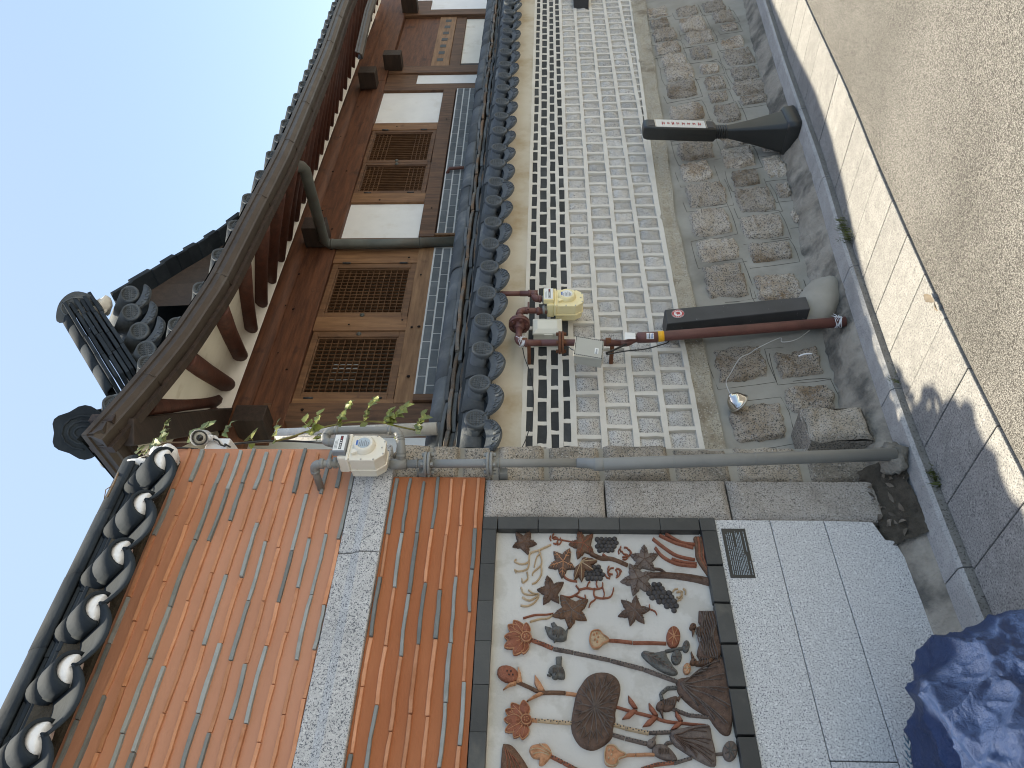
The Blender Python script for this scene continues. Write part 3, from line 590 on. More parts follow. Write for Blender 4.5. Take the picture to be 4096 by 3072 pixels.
bead_stem('lotus_stem', ('clay_char', 'clay_brown', 'ink'), [((1225, 1500), (1180, 1510), 22, 0), ((1178, 1512), (1190, 1570), 24, 0), ((1190, 1572), (1230, 1630), 24, 0), ((1230, 1632), (1340, 1600), 22, 0)])
bead_stem('lotus_stem', ('clay_red', 'clay_brown', 'ink'), [((1030, 1668), (1120, 1640), 22, 0), ((1122, 1640), (1230, 1628), 22, 0)])
m = MB(); relief(m, ell(1575, 1560, 45, 62, .1, 20), .013, 1.1, 0)
for i in range(7): rope(m, [(1575, 1560), (1575+20*math.cos(i*.9), 1560+28*math.sin(i*.9)), (1575+38*math.cos(i*.9), 1560+54*math.sin(i*.9))], 8, .006, 1, .6, .012)
rope(m, [(1485, 1578), (1530, 1575)], 20, .011, 0, 1); rb('round_leaf', m, ('clay_char', 'clay_grey'))
m = MB(); relief(m, smooth_poly([(1032, 965), (1050, 942), (1110, 955), (1170, 945), (1190, 985), (1225, 1040), (1252, 1075), (1215, 1088), (1150, 1062), (1085, 1020)], 3), .013, 1.1, 0)
rope(m, [(1040, 958), (1120, 1000), (1240, 1078)], 9, .006, 1, .7, .013)
for i in range(6): rope(m, [(1060+i*30, 972+i*17), (1085+i*24, 962+i*18), (1105+i*22, 955+i*17+6)], 7, .005, 1, .6, .0125); rope(m, [(1060+i*30, 972+i*17), (1075+i*28, 1000+i*13), (1090+i*24, 1016+i*10)], 7, .005, 1, .6, .0125)
rope(m, [(1175, 942), (1225, 932), (1285, 922)], 20, .011, 0, 1); rb('arrow_leaf', m, ('clay_grey', 'clay_char'))
for (cx, cy, a, b, mats) in ((1305, 912, 22, 36, ('clay_grey', 'clay_char')), (1246, 980, 32, 44, ('clay_grey', 'clay_char')), (1310, 1050, 24, 34, ('clay_orange', 'clay_cream'))):
    m = MB(); relief(m, ell(cx, cy, a, b, .1, 16), .011, 1.1, 0)
    for i in range(6): rope(m, [(cx, cy), (cx+a*.45*math.cos(i*1.05), cy+b*.45*math.sin(i*1.05)), (cx+a*.85*math.cos(i*1.05), cy+b*.85*math.sin(i*1.05))], 6, .005, 1, .6, .010)
    rb('round_leaf', m, mats)
m = MB(); relief(m, [(1385, 696), (1430, 700), (1478, 695), (1490, 760), (1500, 830), (1515, 890), (1528, 935), (1505, 985), (1450, 1000), (1395, 1000), (1372, 960), (1380, 920), (1400, 860), (1405, 800), (1382, 760)], .014, .9, 0, (1440, 850))
for i in range(11):
    x0 = 1398+i*9.5
    rope(m, smooth_poly([(x0-10+14*math.sin(k*1.1+i*.7), 705+k*35+i*6*(k/8)) for k in range(8)], 2, False), 6, .007, 1, 1, .0128)
rb('water_waves', m, ('clay_dark', 'clay_char'))
def bird(body, head, beak, tail, mats, lines=1):
    m = MB(); relief(m, smooth_poly(body, 3), .015, 1.3, 0); relief(m, ell(*head), .018, 1.2, 0); relief(m, beak, .012, 1.1, 0); relief(m, tail, .011, 1.1, 0)
    relief(m, ell(head[0]+3, head[1]+2, 4, 4, 0, 8), .026, 1.0, 2)
    bx = sum(p[0] for p in body)/len(body); by = sum(p[1] for p in body)/len(body)
    for i in range(7): rope(m, [(bx-30+i*10, by-18+4*(i % 2)), (bx-32+i*10, by), (bx-28+i*10, by+18)], 5, .005, 1, .6, .0165)
    return rb('bird', m, mats)
bird([(450, 830), (480, 800), (530, 795), (565, 830), (560, 870), (520, 880), (470, 862)], (500, 862, 20, 16), [(485, 866), (488, 888), (503, 878)], [(485, 800), (470, 772), (490, 764), (515, 795)], ('clay_grey', 'clay_char', 'ink'))
bird([(455, 1070), (480, 1035), (530, 1035), (555, 1075), (550, 1112), (505, 1105)], (497, 1098, 20, 17), [(465, 1085), (446, 1090), (468, 1098)], [(505, 1040), (500, 978), (538, 975), (535, 1040)], ('clay_grey', 'clay_char', 'ink'))
m = MB()
for P_ in ([(450, 840), (432, 790), (470, 800)], [(545, 840), (578, 795), (565, 870)]): relief(m, P_, .012, 1.2, 0)
rb('bird_wing', m, ('clay_grey',))
bird([(1150, 1260), (1190, 1238), (1245, 1225), (1240, 1270), (1215, 1305), (1165, 1310)], (1145, 1285, 26, 26), [(1140, 1308), (1165, 1362), (1160, 1305)], [(1235, 1235), (1275, 1218), (1262, 1250)], ('clay_dark', 'clay_char', 'ink'))
bird([(1105, 1530), (1150, 1520), (1200, 1545), (1248, 1610), (1205, 1618), (1140, 1600), (1100, 1570)], (1090, 1515, 28, 24), [(1080, 1495), (1125, 1455), (1108, 1505)], [(1215, 1580), (1250, 1615), (1205, 1618)], ('clay_char', 'clay_dark', 'ink'))
bird([(1370, 800), (1405, 795), (1430, 830), (1400, 850), (1372, 835)], (1345, 795, 20, 17), [(1340, 812), (1346, 850), (1360, 815)], [(1425, 820), (1450, 840), (1420, 850)], ('clay_brown', 'clay_char', 'ink'))
bird([(1365, 1010), (1420, 1005), (1470, 990), (1440, 1030), (1370, 1032)], (1348, 1012, 20, 17), [(1340, 990), (1334, 945), (1355, 985)], [(1440, 1005), (1480, 985), (1450, 1030)], ('clay_brown', 'clay_char', 'ink'))
# ---- coping of the mural wall
XE = 2.16; TS = .222; X0T = 1.952
def half_tile(m, c, d, r, L, a0=0, a1=PI_, th=.012, n=12, mi=0, ref=(1, 0, 0), upv=None):
    c = Vector(c); d = Vector(d).normalized(); a = Vector(ref); b = (upv or a.cross(d)); b = Vector(b).normalized()
    if b.z < 0 and upv is None: b = -b
    ring = [(a*math.cos(lerp(a0, a1, k/n))+b*math.sin(lerp(a0, a1, k/n))) for k in range(n+1)]
    vs = [c+v*r for v in ring]+[c+v*(r-th) for v in ring]+[c+d*L+v*r for v in ring]+[c+d*L+v*(r-th) for v in ring]; q = n+1
    fs = []
    for k in range(n):
        fs += [(k, k+1, 2*q+k+1, 2*q+k), (q+k, 3*q+k, 3*q+k+1, q+k+1), (k, q+k, q+k+1, k+1), (2*q+k, 2*q+k+1, 3*q+k+1, 3*q+k)]
    fs += [(0, 2*q, 3*q, q), (n, q+n, 3*q+n, 2*q+n)]
    m.add(vs, fs, mi, True)
sl_ = Vector((0, .20, .185)).normalized()
m = MB(); half_tile(m, (X0T, 2.425, 3.050), sl_, .062, .17, -.2, PI_+.2); half_tile(m, (X0T, 2.425+.16*sl_.y, 3.050+.16*sl_.z+.002), sl_, .0615, .17, -.2, PI_+.2, .006)
rt = m.build('round_tile', G['roof_tile'], mw)
m = MB(); m.lathe((X0T, 2.428, 3.058), (0, -1, -.12), [(-.03, .051), (0, .053), (.014, .046), (.022, .027), (.024, .001)], 24)
for v in range(len(m.v)):
    x_, y_, z_ = m.v[v]; zr = z_-3.058; m.v[v] = (x_, y_+.004*N((x_*40, z_*40, 2)), 3.058+(zr if zr > 0 else zr*.30))
pl = m.build('mortar_plug', G['lime_plug'], mw)
m = MB()                                                       # trough tile with a hanging curved edge
def trough(u, v, o=0):
    t = (u-.5)*2; X = X0T-TS/2+t*TS*.53; dip = .062*(1-abs(t)**2.2)
    return (X, 2.394+.20*v, 3.046-dip+.185*v-o)
n = 14; A = [trough(i/n, j/4) for j in range(5) for i in range(n+1)]; B = [trough(i/n, j/4, .019) for j in range(5) for i in range(n+1)]; q = len(A)
fs = [(j*(n+1)+i, j*(n+1)+i+1, (j+1)*(n+1)+i+1, (j+1)*(n+1)+i) for j in range(4) for i in range(n)]
fs += [tuple(q+k for k in f)[::-1] for f in fs]+[(i, q+i, q+i+1, i+1) for i in range(n)]
m.add(A+B, fs, 0, True); tr = m.build('trough_tile', G['roof_tile'], mw)
for i in range(1, 14):
    copy_part(rt, mw, (-TS*i, 0, rng.uniform(-.003, .003))); copy_part(pl, mw, (-TS*i, 0, 0)); copy_part(tr, mw, (-TS*i, 0, rng.uniform(-.002, .002)))
m = MB(); m.box(XL, 2.09, 2.585, 2.86, 3.10, 3.235); m.build('coping_bed', G['dirt'], mw)
for k, (y0, z0) in enumerate(((2.585, 3.232), (2.60, 3.258), (2.613, 3.284))):       # thin courses under the ridge
    m = MB(); x = 2.10-k*.012
    while x > XL:
        l = rng.uniform(.26, .33); m.box(x-l+.002, x, y0+rng.uniform(-.004, .004), 2.84, z0, z0+.017, j=.0015); x -= l
    m.build('ridge_course', G['roof_tile'], mw, bevel=.003)
m = MB(); x = 2.12; 
while x > XL:
    l = rng.uniform(.29, .32); half_tile(m, (x, 2.705, 3.30), (-1, 0, 0), .108+rng.uniform(-.002, .002), l-.002, 0, PI_, .015, 14, 0, (0, 1, 0), (0, 0, 1)); x -= l
m.build('ridge_tile', G['roof_tile'], mw)
m = MB()                                                       # lime packed into the open end of the coping
def blob(m, c, r, seed, amp=.25, nu=16, nv=10, mi=0):
    c = Vector(c)
    def fn(u, v):
        a = u*2*PI_; b = (v-.5)*PI_; d = Vector((math.cos(a)*math.cos(b), math.sin(a)*math.cos(b), math.sin(b)))
        k = 1+amp*N((d.x*2+seed, d.y*2, d.z*2))+amp*.5*N((d.x*5, d.y*5+seed, d.z*5))
        return (c.x+d.x*r[0]*k, c.y+d.y*r[1]*k, c.z+d.z*r[2]*k)
    m.grid(fn, nu, nv, mi, True)
blob(m, (2.075, 2.57, 3.15), (.035, .08, .06), 1.3); blob(m, (2.09, 2.67, 3.29), (.022, .08, .075), 4.1); blob(m, (2.03, 2.50, 3.10), (.05, .05, .04), 7.1)
m.build('lime_end', G['lime_plug'], mw)
# ---- plaque
pq = thing('info_plaque', 'small black plaque with rows of tiny white writing on white granite', 'plaque', (1.64, 2.60, .69))
m = MB(); m.box(1.530, 1.749, 2.5965, 2.5998, .688, .7815); m.build('plate', G['black_rubber'], pq)
m = MB(); rr = random.Random(4)
rows = [(.768, .01, .93), (.7605, 0, .95), (.753, 0, .95), (.7455, 0, .93), (.738, 0, .62), (.7315, 0, .97), (.7255, 0, .94), (.7195, 0, .90), (.7135, 0, .98), (.7075, 0, .45), (.699, .52, .98), (.6955, 0, .30)]
for (zz, a, b) in rows:
    x = lerp(1.541, 1.739, a); xe = lerp(1.541, 1.739, b)
    while x < xe:
        ww = rr.uniform(.0022, .0036)
        m.box(x, x+ww, 2.5955, 2.597, zz-.0010, zz+.0010*rr.uniform(.5, 1)); 
        m.box(x+ww*.35, x+ww*.6, 2.5956, 2.597, zz-.0016, zz+.0016); x += ww+.0008+(.0025 if rr.random() < .2 else 0)
m.build('lettering', G['label_blue'], pq)

# ================================================================ OLD STONE STRIP beside the mural wall
sp_ = thing('stone_pier', 'narrow strip of old stacked granite blocks with grey mortar between the two walls', 'stone pier', (2.12, 2.75, 0))
m = MB(); m.box(1.99, 2.225, 2.672, 2.95, -.02, 2.16); m.build('mortar_core', G['mortar'], sp_)
m = MB(); rr = random.Random(5); z = .05
for hh in (.30, .31, .27, .30, .25, .22, .16, .14, .17):
    xr = 2.232+rr.uniform(-.008, .006); xl = 2.02+rr.uniform(-.015, .015)
    rough_face(m, xl, xr, z+.008, z+hh-.008, 2.655+rr.uniform(-.01, .012), 2.95, .016, z*7+1, 12, 14, .03)
    z += hh
m.build('granite_blocks', G['granite_old'], sp_)
m = MB(); 
for i in range(16): blob(m, (2.03+.2*rr.random(), 2.70+.08*rr.random(), 2.165), (.03, .03, .018), i*2.1, .5, 8, 6)
m.build('moss_cap', G['dirt'], sp_)

# ================================================================ TILE-CAPPED STONE WALL
YW = 2.80; XA, XZ = 2.245, 11.6
tw = thing('tile_capped_wall', 'long pale stone wall in white mortar grid with black brick rows and a row of patterned roof tile ends', 'wall', (6, 2.95, -.3))
sag = lambda X: -.0055*(X-2.4)
def fy(z): return YW if z > .66 else YW-.145*(.66-z)            # the foot of the wall leans out
m = MB(); m.grid(lambda u, v: (lerp(XA, XZ, u), YW-.006+.004*N((lerp(XA, XZ, u)*3, 1, v*6)), lerp(1.575, 1.82, v)+sag(lerp(XA, XZ, u))), 160, 8)
m.build('stucco_band', G['stucco'], tw)
m = MB(); m.box(XA, XZ, YW+.03, 3.1, -.9, 1.9); m.build('wall_core', G['mortar'], tw)
ZL = [1.586, 1.530, 1.463, 1.403, 1.342, 1.197, 1.045, .900, .744]
jm = MB(); bm_ = MB(); sm_ = MB(); rr = random.Random(12)
def jbar(x0, x1, z0, z1, hw, d, hor):
    k = max(2, int((x1-x0)/.09)) if hor else 3; vs = []
    for i in range(k+1):
        t = i/k; X = lerp(x0, x1, t); Zc = lerp(z0, z1, t); a = hw*(1+rr.uniform(-.14, .14)); dd = d+rr.uniform(-.0015, .0015); o = rr.uniform(-.0012, .0012)
        if hor: vs += [(X, YW+.02, Zc-a*1.1+o), (X, YW-dd, Zc-a+o), (X, YW-dd, Zc+a+o), (X, YW+.02, Zc+a*1.1+o)]
        else: vs += [(X-a*1.1+o, YW+.02, Zc), (X-a+o, YW-dd, Zc), (X+a+o, YW-dd, Zc), (X+a*1.1+o, YW+.02, Zc)]
    jm.add(vs, [(i*4+e, i*4+e+1, (i+1)*4+e+1, (i+1)*4+e) for i in range(k) for e in range(3)]+[(0, 1, 2, 3), tuple(range(k*4, k*4+4))[::-1]], 0)
for i, z in enumerate(ZL):
    jbar(XA, XZ, z+sag(XA), z+sag(XZ), .0115 if i < 4 else .014, .010, True)
def stone(m, x0, x1, z0, z1, seed, amp=.022):
    n = 8
    def fn(u, v):
        e = 1-max(abs(2*u-1), abs(2*v-1))**2.2; X = lerp(x0, x1, u); Zz = lerp(z0, z1, v)
        return (X, YW+.013-amp*1.4*e*(.75+.8*N((X*13, seed, Zz*13)))-.006*e*N((X*50, seed, Zz*50)), Zz)
    m.grid(fn, n, n, 0, True)
for r in range(8):
    top, bot = ZL[r], ZL[r+1]; brick = r < 4; pit = .152 if brick else .1395
    x = XA-pit*(.5 if r % 2 else 0)+rr.uniform(0, .03)+(.02 if brick else 0)
    while x < XZ:
        xn = x+pit*rr.uniform(.93, 1.07); s = sag(x)
        if xn > XA+.02:
            if x > XA: jbar(x, x, bot+s+.011, top+s-.011, .0125, .0085, False)
            a, b = max(x, XA)+.008, xn-.008
            if brick: bm_.box(a, b, YW-.005+rr.uniform(-.0015, .0015), YW+.03, bot+s+.004, top+s-.004)
            else: stone(sm_, a, b, bot+s+.006, top+s-.006, rr.uniform(0, 99))
        x = xn
# the wedge shaped extra course that appears as the street falls
x = 4.45; bl = lambda X: .744-.0285*(X-4.35)+sag(X)
k = 60; vs = []
for i in range(k+1):
    X = lerp(4.3, XZ, i/k); zc = min(bl(X), .744+sag(X)-.004); vs += [(X, YW+.02, zc-.013), (X, YW-.0095, zc-.012), (X, YW-.0095, zc+.012), (X, YW+.02, zc+.013)]
jm.add(vs, [(i*4+e, i*4+e+1, (i+1)*4+e+1, (i+1)*4+e) for i in range(k) for e in range(3)])
while x < XZ:
    xn = x+.14*rr.uniform(.9, 1.1); t_, b_ = .744+sag(x)-.010, bl(x)+.010
    if t_-b_ > .008:
        jbar(x, x, b_, t_, .012, .0085, False)
        if t_-b_ > .02: stone(sm_, x+.008, xn-.008, b_, t_, rr.uniform(0, 99), .012)
    x = xn
jm.build('lime_joints', G['lime'], tw); bm_.build('black_brick_courses', G['black_brick'], tw); sm_.build('granite_courses', G['granite_cube'], tw)
# plinth band and the leaning foot of field stones set in mortar
pt = lambda X: (.735+sag(X)) if X < 4.35 else bl(X)-.008
def pb(X): return pt(X)-.092-.008*max(0, X-4)+.012*N((X*2.2, 5, 0))
m = MB(); m.grid(lambda u, v: (lerp(XA, XZ, u), fy(lerp(pb(lerp(XA, XZ, u)), pt(lerp(XA, XZ, u)), v))-.004-.010*N((lerp(XA, XZ, u)*9, v*2, 7))-.006*N((lerp(XA, XZ, u)*30, v*6, 7)), lerp(pb(lerp(XA, XZ, u))-.01, pt(lerp(XA, XZ, u))+.005, v)), 420, 8)
m.build('plinth_band', G['plinth'], tw)
def rubY(X, z): return fy(z)+.012+.008*N((X*3, z*3, 2))+.004*N((X*11, z*11, 2))
m = MB()
def rubm(u, v):
    X = lerp(XA, XZ, u); z = lerp(wallbase(X)-.06, pb(X)+.012, v); return (X, rubY(X, z), z)
m.grid(rubm, 420, 26); m.build('mortar_face', G['mortar'], tw)
def fpt(fn, x, y):                                             # a photograph point on the leaning foot
    Y = 2.78
    for _ in range(8): p = fn(x, y, Y); Y = fy(p.z)
    return p
RS = [(ZC, r) for r in ((145, 50, 275, 105), (170, 125, 290, 180), (190, 195, 340, 265), (205, 280, 365, 345), (245, 355, 400, 425), (270, 435, 455, 525), (280, 540, 470, 640), (300, 690, 520, 790), (320, 820, 560, 915), (355, 925, 580, 1050), (375, 1075, 570, 1195), (415, 1220, 665, 1355), (440, 1385, 690, 1545), (490, 1590, 755, 1720),
     (340, 45, 480, 100), (365, 110, 530, 200), (405, 200, 580, 280), (435, 305, 570, 390), (500, 420, 620, 480), (530, 515, 660, 585), (560, 605, 680, 670), (600, 690, 760, 800), (635, 835, 815, 960), (650, 985, 855, 1105), (715, 1130, 885, 1225), (745, 1250, 980, 1395), (780, 1430, 1040, 1570), (830, 1610, 1100, 1720),
     (520, 10, 665, 70), (585, 80, 720, 140), (640, 160, 745, 200), (640, 255, 790, 310), (660, 320, 850, 425), (710, 445, 885, 520), (720, 530, 935, 620), (765, 630, 940, 680), (905, 930, 1040, 1000), (930, 1040, 1060, 1160), (1010, 1220, 1090, 1300), (1110, 1400, 1150, 1470))]
RS += [(Z8, r) for r in ((195, 145, 455, 300), (315, 600, 575, 750), (375, 815, 650, 975), (45, 935, 355, 1140))]
RS += [(Z7, r) for r in ((1365, 95, 1625, 300), (1440, 640, 1760, 850))]
m = MB(); sc_ = MB(); cen = []
for fn, (x0, y0, x1, y1) in RS:
    a = fpt(fn, x0, (y0+y1)/2); b = fpt(fn, x1, (y0+y1)/2); c = fpt(fn, (x0+x1)/2, y0); d = fpt(fn, (x0+x1)/2, y1)
    cx, cz = (a.x+b.x+c.x+d.x)/4, (a.z+b.z)/2; hw = abs(c.x-d.x)/2; hh = abs(a.z-b.z)/2; cen.append((cx, cz, hw, hh)); sd = rr.uniform(0, 99)
    def fn2(u, v):
        U, V = 2*u-1, 2*v-1; 
        k = max(abs(U), abs(V)); l = math.hypot(U, V) or 1; sq = k/l; f_ = lerp(1, sq*1.12, .22); U2, V2 = U*f_, V*f_
        wob = 1+.16*N((U2*2+sd, V2*2, 1))+.08*N((U2*6+sd, V2*6, 1))
        X = cx+U2*hw*wob*1.05; z = cz+V2*hh*wob*1.05; e = max(0, 1-k**5); q = min(1, e*3.2)
        chip = .012*(noise.voronoi(Vector((X*16, sd, z*16)))[0][0])-.010*(1-abs(2*N((X*24+sd, 2, z*24))))
        return (X, rubY(X, z)+.008-(.024+.006*e)*q*(1+.7*N((X*9, sd, z*9)))+chip*q-.008*q*N((X*55, sd, z*55)), z)
    m.grid(fn2, 24, 24, 0, True)
# beyond the frame the same kind of stones
for X in xs_range(8.7, 11.3, .5):
    for j in range(4):
        cx, cz, hw, hh, sd = X+rr.uniform(-.05, .05)+(j % 2)*.2, pb(X)-.16-.24*j, .17, .08, rr.uniform(0, 99); m.grid(fn2, 10, 10, 0, True)
m.build('field_stones', G['granite_field'], tw)
# pointing lines scratched round the stones
for (cx, cz, hw, hh) in cen:
    P_ = []
    for t in range(13):
        a = t/12*2*PI_+.3; U, V = math.cos(a), math.sin(a); k = max(abs(U), abs(V)); U, V = U/k, V/k
        X = cx+U*(hw+.048)+.012*N((cx*9+t, cz, 3)); z = cz+V*(hh+.036)+.010*N((cx*9+t, cz, 8)); P_.append((X, rubY(X, z)-.0005, z))
    P_[-1] = P_[0]; n0 = rr.randint(0, 5)
    sc_.tube(P_[n0:n0+8], .0014, 4, 0, False)
sc_.build('pointing_lines', G['dirt'], tw)
# ---- coping: patterned end discs, hanging drip tiles, layered ridge
DP = .2345; DX = 2.392
def disc_tile():
    r = tw; m = MB(); d = Vector((0, 1, .16)).normalized()
    m.lathe((0, 0, 0), -d+Vector((0, 0, .10)), [(-.05, .050), (0, .056), (.010, .056), (.012, .050), (.012, .046), (.008, .044), (.008, .0005)], 24)
    dd = (-d+Vector((0, 0, .10))).normalized(); a = dd.cross(Vector((1, 0, 0))).normalized(); b = Vector((1, 0, 0))
    for k in range(-2, 3):
        t = k*.0135; h = math.sqrt(.040**2-t*t)
        for (p0, p1) in (((t, -h), (t, h)), ((-h, t), (h, t))):
            q0 = dd*.009+b*p0[0]+a*p0[1]; q1 = dd*.009+b*p1[0]+a*p1[1]; m.tube([q0, q1], .0025, 4, 0, False)
    half_tile(m, (0, .0, .0), d, .054, .20, -.5, PI_+.5, .014, 14)
    half_tile(m, Vector((0, 0, .006))+d*.17, d, .052, .18, -.2, PI_+.2, .014, 14)
    return m
def drip_tile():
    m = MB(); out = []; W = .105; dn = Vector((0, -.42, -.9)).normalized(); nr = Vector((0, -.9, .42)).normalized(); X1 = Vector((1, 0, 0))
    P_ = [(-W, .050), (-W*.97, .018), (-W*.75, -.026), (-W*.38, -.050), (0, -.058), (W*.38, -.050), (W*.75, -.026), (W*.97, .018), (W, .050), (W*.62, .034), (W*.3, .024), (0, .020), (-W*.3, .024), (-W*.62, .034)]
    P_ = smooth_poly(P_, 3); P3 = [X1*x-dn*z for x, z in P_]; m.prism([p+nr*.0 for p in P3], -nr*.014)
    for s in (-1, 1):
        for (r, f) in ((.012, .30), (.010, .58), (.007, .80)):
            c = X1*(s*W*f)-dn*(-.034*(1-f**2)+.004); m.tube([c+X1*r*math.cos(t)-dn*(r*math.sin(t)*1.3)+nr*.002 for t in [i*.55 for i in range(10)]], .0032, 4)
        m.tube([X1*(s*x)-dn*z+nr*.002 for x, z in ((.004, -.058), (W*.4, -.047), (W*.75, -.018), (W*.9, .02))], .003, 4)
    m.tube([-dn*z+nr*.003 for z in (-.02, -.055)], .006, 5)
    def tf(u, v):
        t = (u-.5)*2; return (t*W*1.02, .008+.30*v, .045-.055*(1-t*t)+.07*v)
    m.grid(tf, 12, 3); return m
bd = disc_tile(); o0 = bd.build('round_end_tile', G['cap_tile'], tw); b2 = drip_tile(); o1 = b2.build('drip_tile', G['cap_tile'], tw)
base = Vector((DX, 2.660, 1.802)); base2 = Vector((DX-.108, 2.655, 1.736))
n_t = 0
for i in range(0, 39):
    X = DP*i
    for o, b_, k in ((o0, base, 0), (o1, base2, 1)):
        off = b_+Vector((X, rng.uniform(-.008, .008), sag(2.4+X)*.0+rng.uniform(-.004, .004)-.02*(0)))
        if i == 0 and k == 0: c = o; c.location = c.location+off
        elif i == 0: c = o; c.location = c.location+off
        else:
            c = o.copy(); COL.objects.link(c); c.location = -tw.location+off
        c.rotation_euler = (rng.uniform(-.05, .05), rng.uniform(-.09, .09), rng.uniform(-.06, .06))
m = MB(); m.box(XA, XZ, 2.745, 3.2, 1.755, 1.90); m.build('coping_bed', G['roof_tile'], tw)
m = MB(); x = XA+.03
while x < XZ:
    m.tube([(x, 2.80+rng.uniform(-.005, .005), 1.835+rng.uniform(-.004, .004)), (x+DP-.004, 2.80, 1.835)], [.078, .073], 16); x += DP
m.build('filler_tile', G['cap_tile'], tw)
for k, (y0, z0, th) in enumerate(((2.845, 1.90, .022), (2.862, 1.928, .022), (2.85, 1.956, .02), (2.872, 1.982, .02))):
    m = MB(); x = XA+.02-k*.05
    while x < XZ:
        l = rng.uniform(.22, .33); tl = rng.uniform(-.012, .012); yy = y0+rng.uniform(-.012, .012); zz = z0+rng.uniform(-.003, .003)
        vs = []
        for q in range(5):
            t = q/4; X = lerp(x, x+l-.003, t); zq = zz+tl*(t-.5)+.006*math.sin(t*PI_); yq = yy+rng.uniform(-.003, .003)
            vs += [(X, yq, zq), (X, 3.05, zq), (X, 3.05, zq+th), (X, yq+.002, zq+th+rng.uniform(-.002, .002))]
        m.add(vs, [(q*4+e, (q+1)*4+e, (q+1)*4+(e+1) % 4, q*4+(e+1) % 4) for q in range(4) for e in range(4)]+[(3, 2, 1, 0), (16, 17, 18, 19)]); x += l
    m.build('ridge_course', G['cap_edge' if k % 2 == 0 else 'cap_tile'], tw, bevel=.003, seg=1)
m = MB(); x = XA+.02
while x < XZ:
    l = rng.uniform(.30, .335); half_tile(m, (x, 2.965+rng.uniform(-.006, .006), 2.000+rng.uniform(-.003, .003)), (1, rng.uniform(-.02, .02), rng.uniform(-.02, .02)), .085, l-.002, 0, PI_, .014, 14, 0, (0, 1, 0), (0, 0, 1)); x += l
m.build('ridge_tile', G['cap_tile'], tw)

# ================================================================ HANOK HOUSE
YH = 4.0
hk = thing('hanok_house', 'old wooden house with dark tiled curved eaves, lattice windows and white plaster panels', 'house', (6.5, 5.5, 0))
ti = lambda X: .014*(X-4.5)                                   # the house stands a touch out of level
def hb(name, x0, x1, y0, y1, z0, z1, mt, bevel=.004, j=0):
    m = MB(); m.hexa([(x0, y0, z0+ti(x0)), (x1, y0, z0+ti(x1)), (x1, y1, z0+ti(x1)), (x0, y1, z0+ti(x0)), (x0, y0, z1+ti(x0)), (x1, y0, z1+ti(x1)), (x1, y1, z1+ti(x1)), (x0, y1, z1+ti(x0))])
    return m.build(name, G[mt], hk, bevel=bevel)
hb('wall_core', 3.6, 12.5, YH+.12, YH+.2, 1.6, 3.9, 'plaster_white', 0)
hb('side_wall', 3.60, 3.70, YH+.1, 7.5, 1.6, 3.9, 'plaster_white', 0)
hb('post', 3.545, 3.725, YH-.03, YH+.15, 1.7, 3.52, 'wood_post', .008)
hb('post', 5.645, 5.80, YH-.02, YH+.14, 1.7, 3.36, 'wood_post', .008)
hb('post', 8.85, 9.03, YH-.02, YH+.14, 1.7, 3.42, 'wood_post', .008)
# eaves beams above the windows: three timbers
hb('beam', 3.50, 9.10, YH-.035, YH+.14, 3.325, 3.455, 'wood_beam', .004)
hb('beam', 3.46, 9.12, YH-.015, YH+.14, 3.459, 3.60, 'wood_beam', .006)
m = MB(); m.tube([(3.3, YH+.055, 3.685+ti(3.3)), (6, YH+.055, 3.685+ti(6)), (9.2, YH+.055, 3.685+ti(9.2))], .105, 18); m.build('purlin', G['wood_beam'], hk)
hb('beam_end', 3.40, 3.545, YH-.20, YH+.02, 3.40, 3.62, 'wood_dark', .006)
hb('beam_end', 5.63, 5.81, YH-.24, YH-.035, 3.40, 3.60, 'wood_dark', .006); hb('beam_end', 8.85, 9.03, YH-.24, YH-.035, 3.40, 3.60, 'wood_dark', .006)
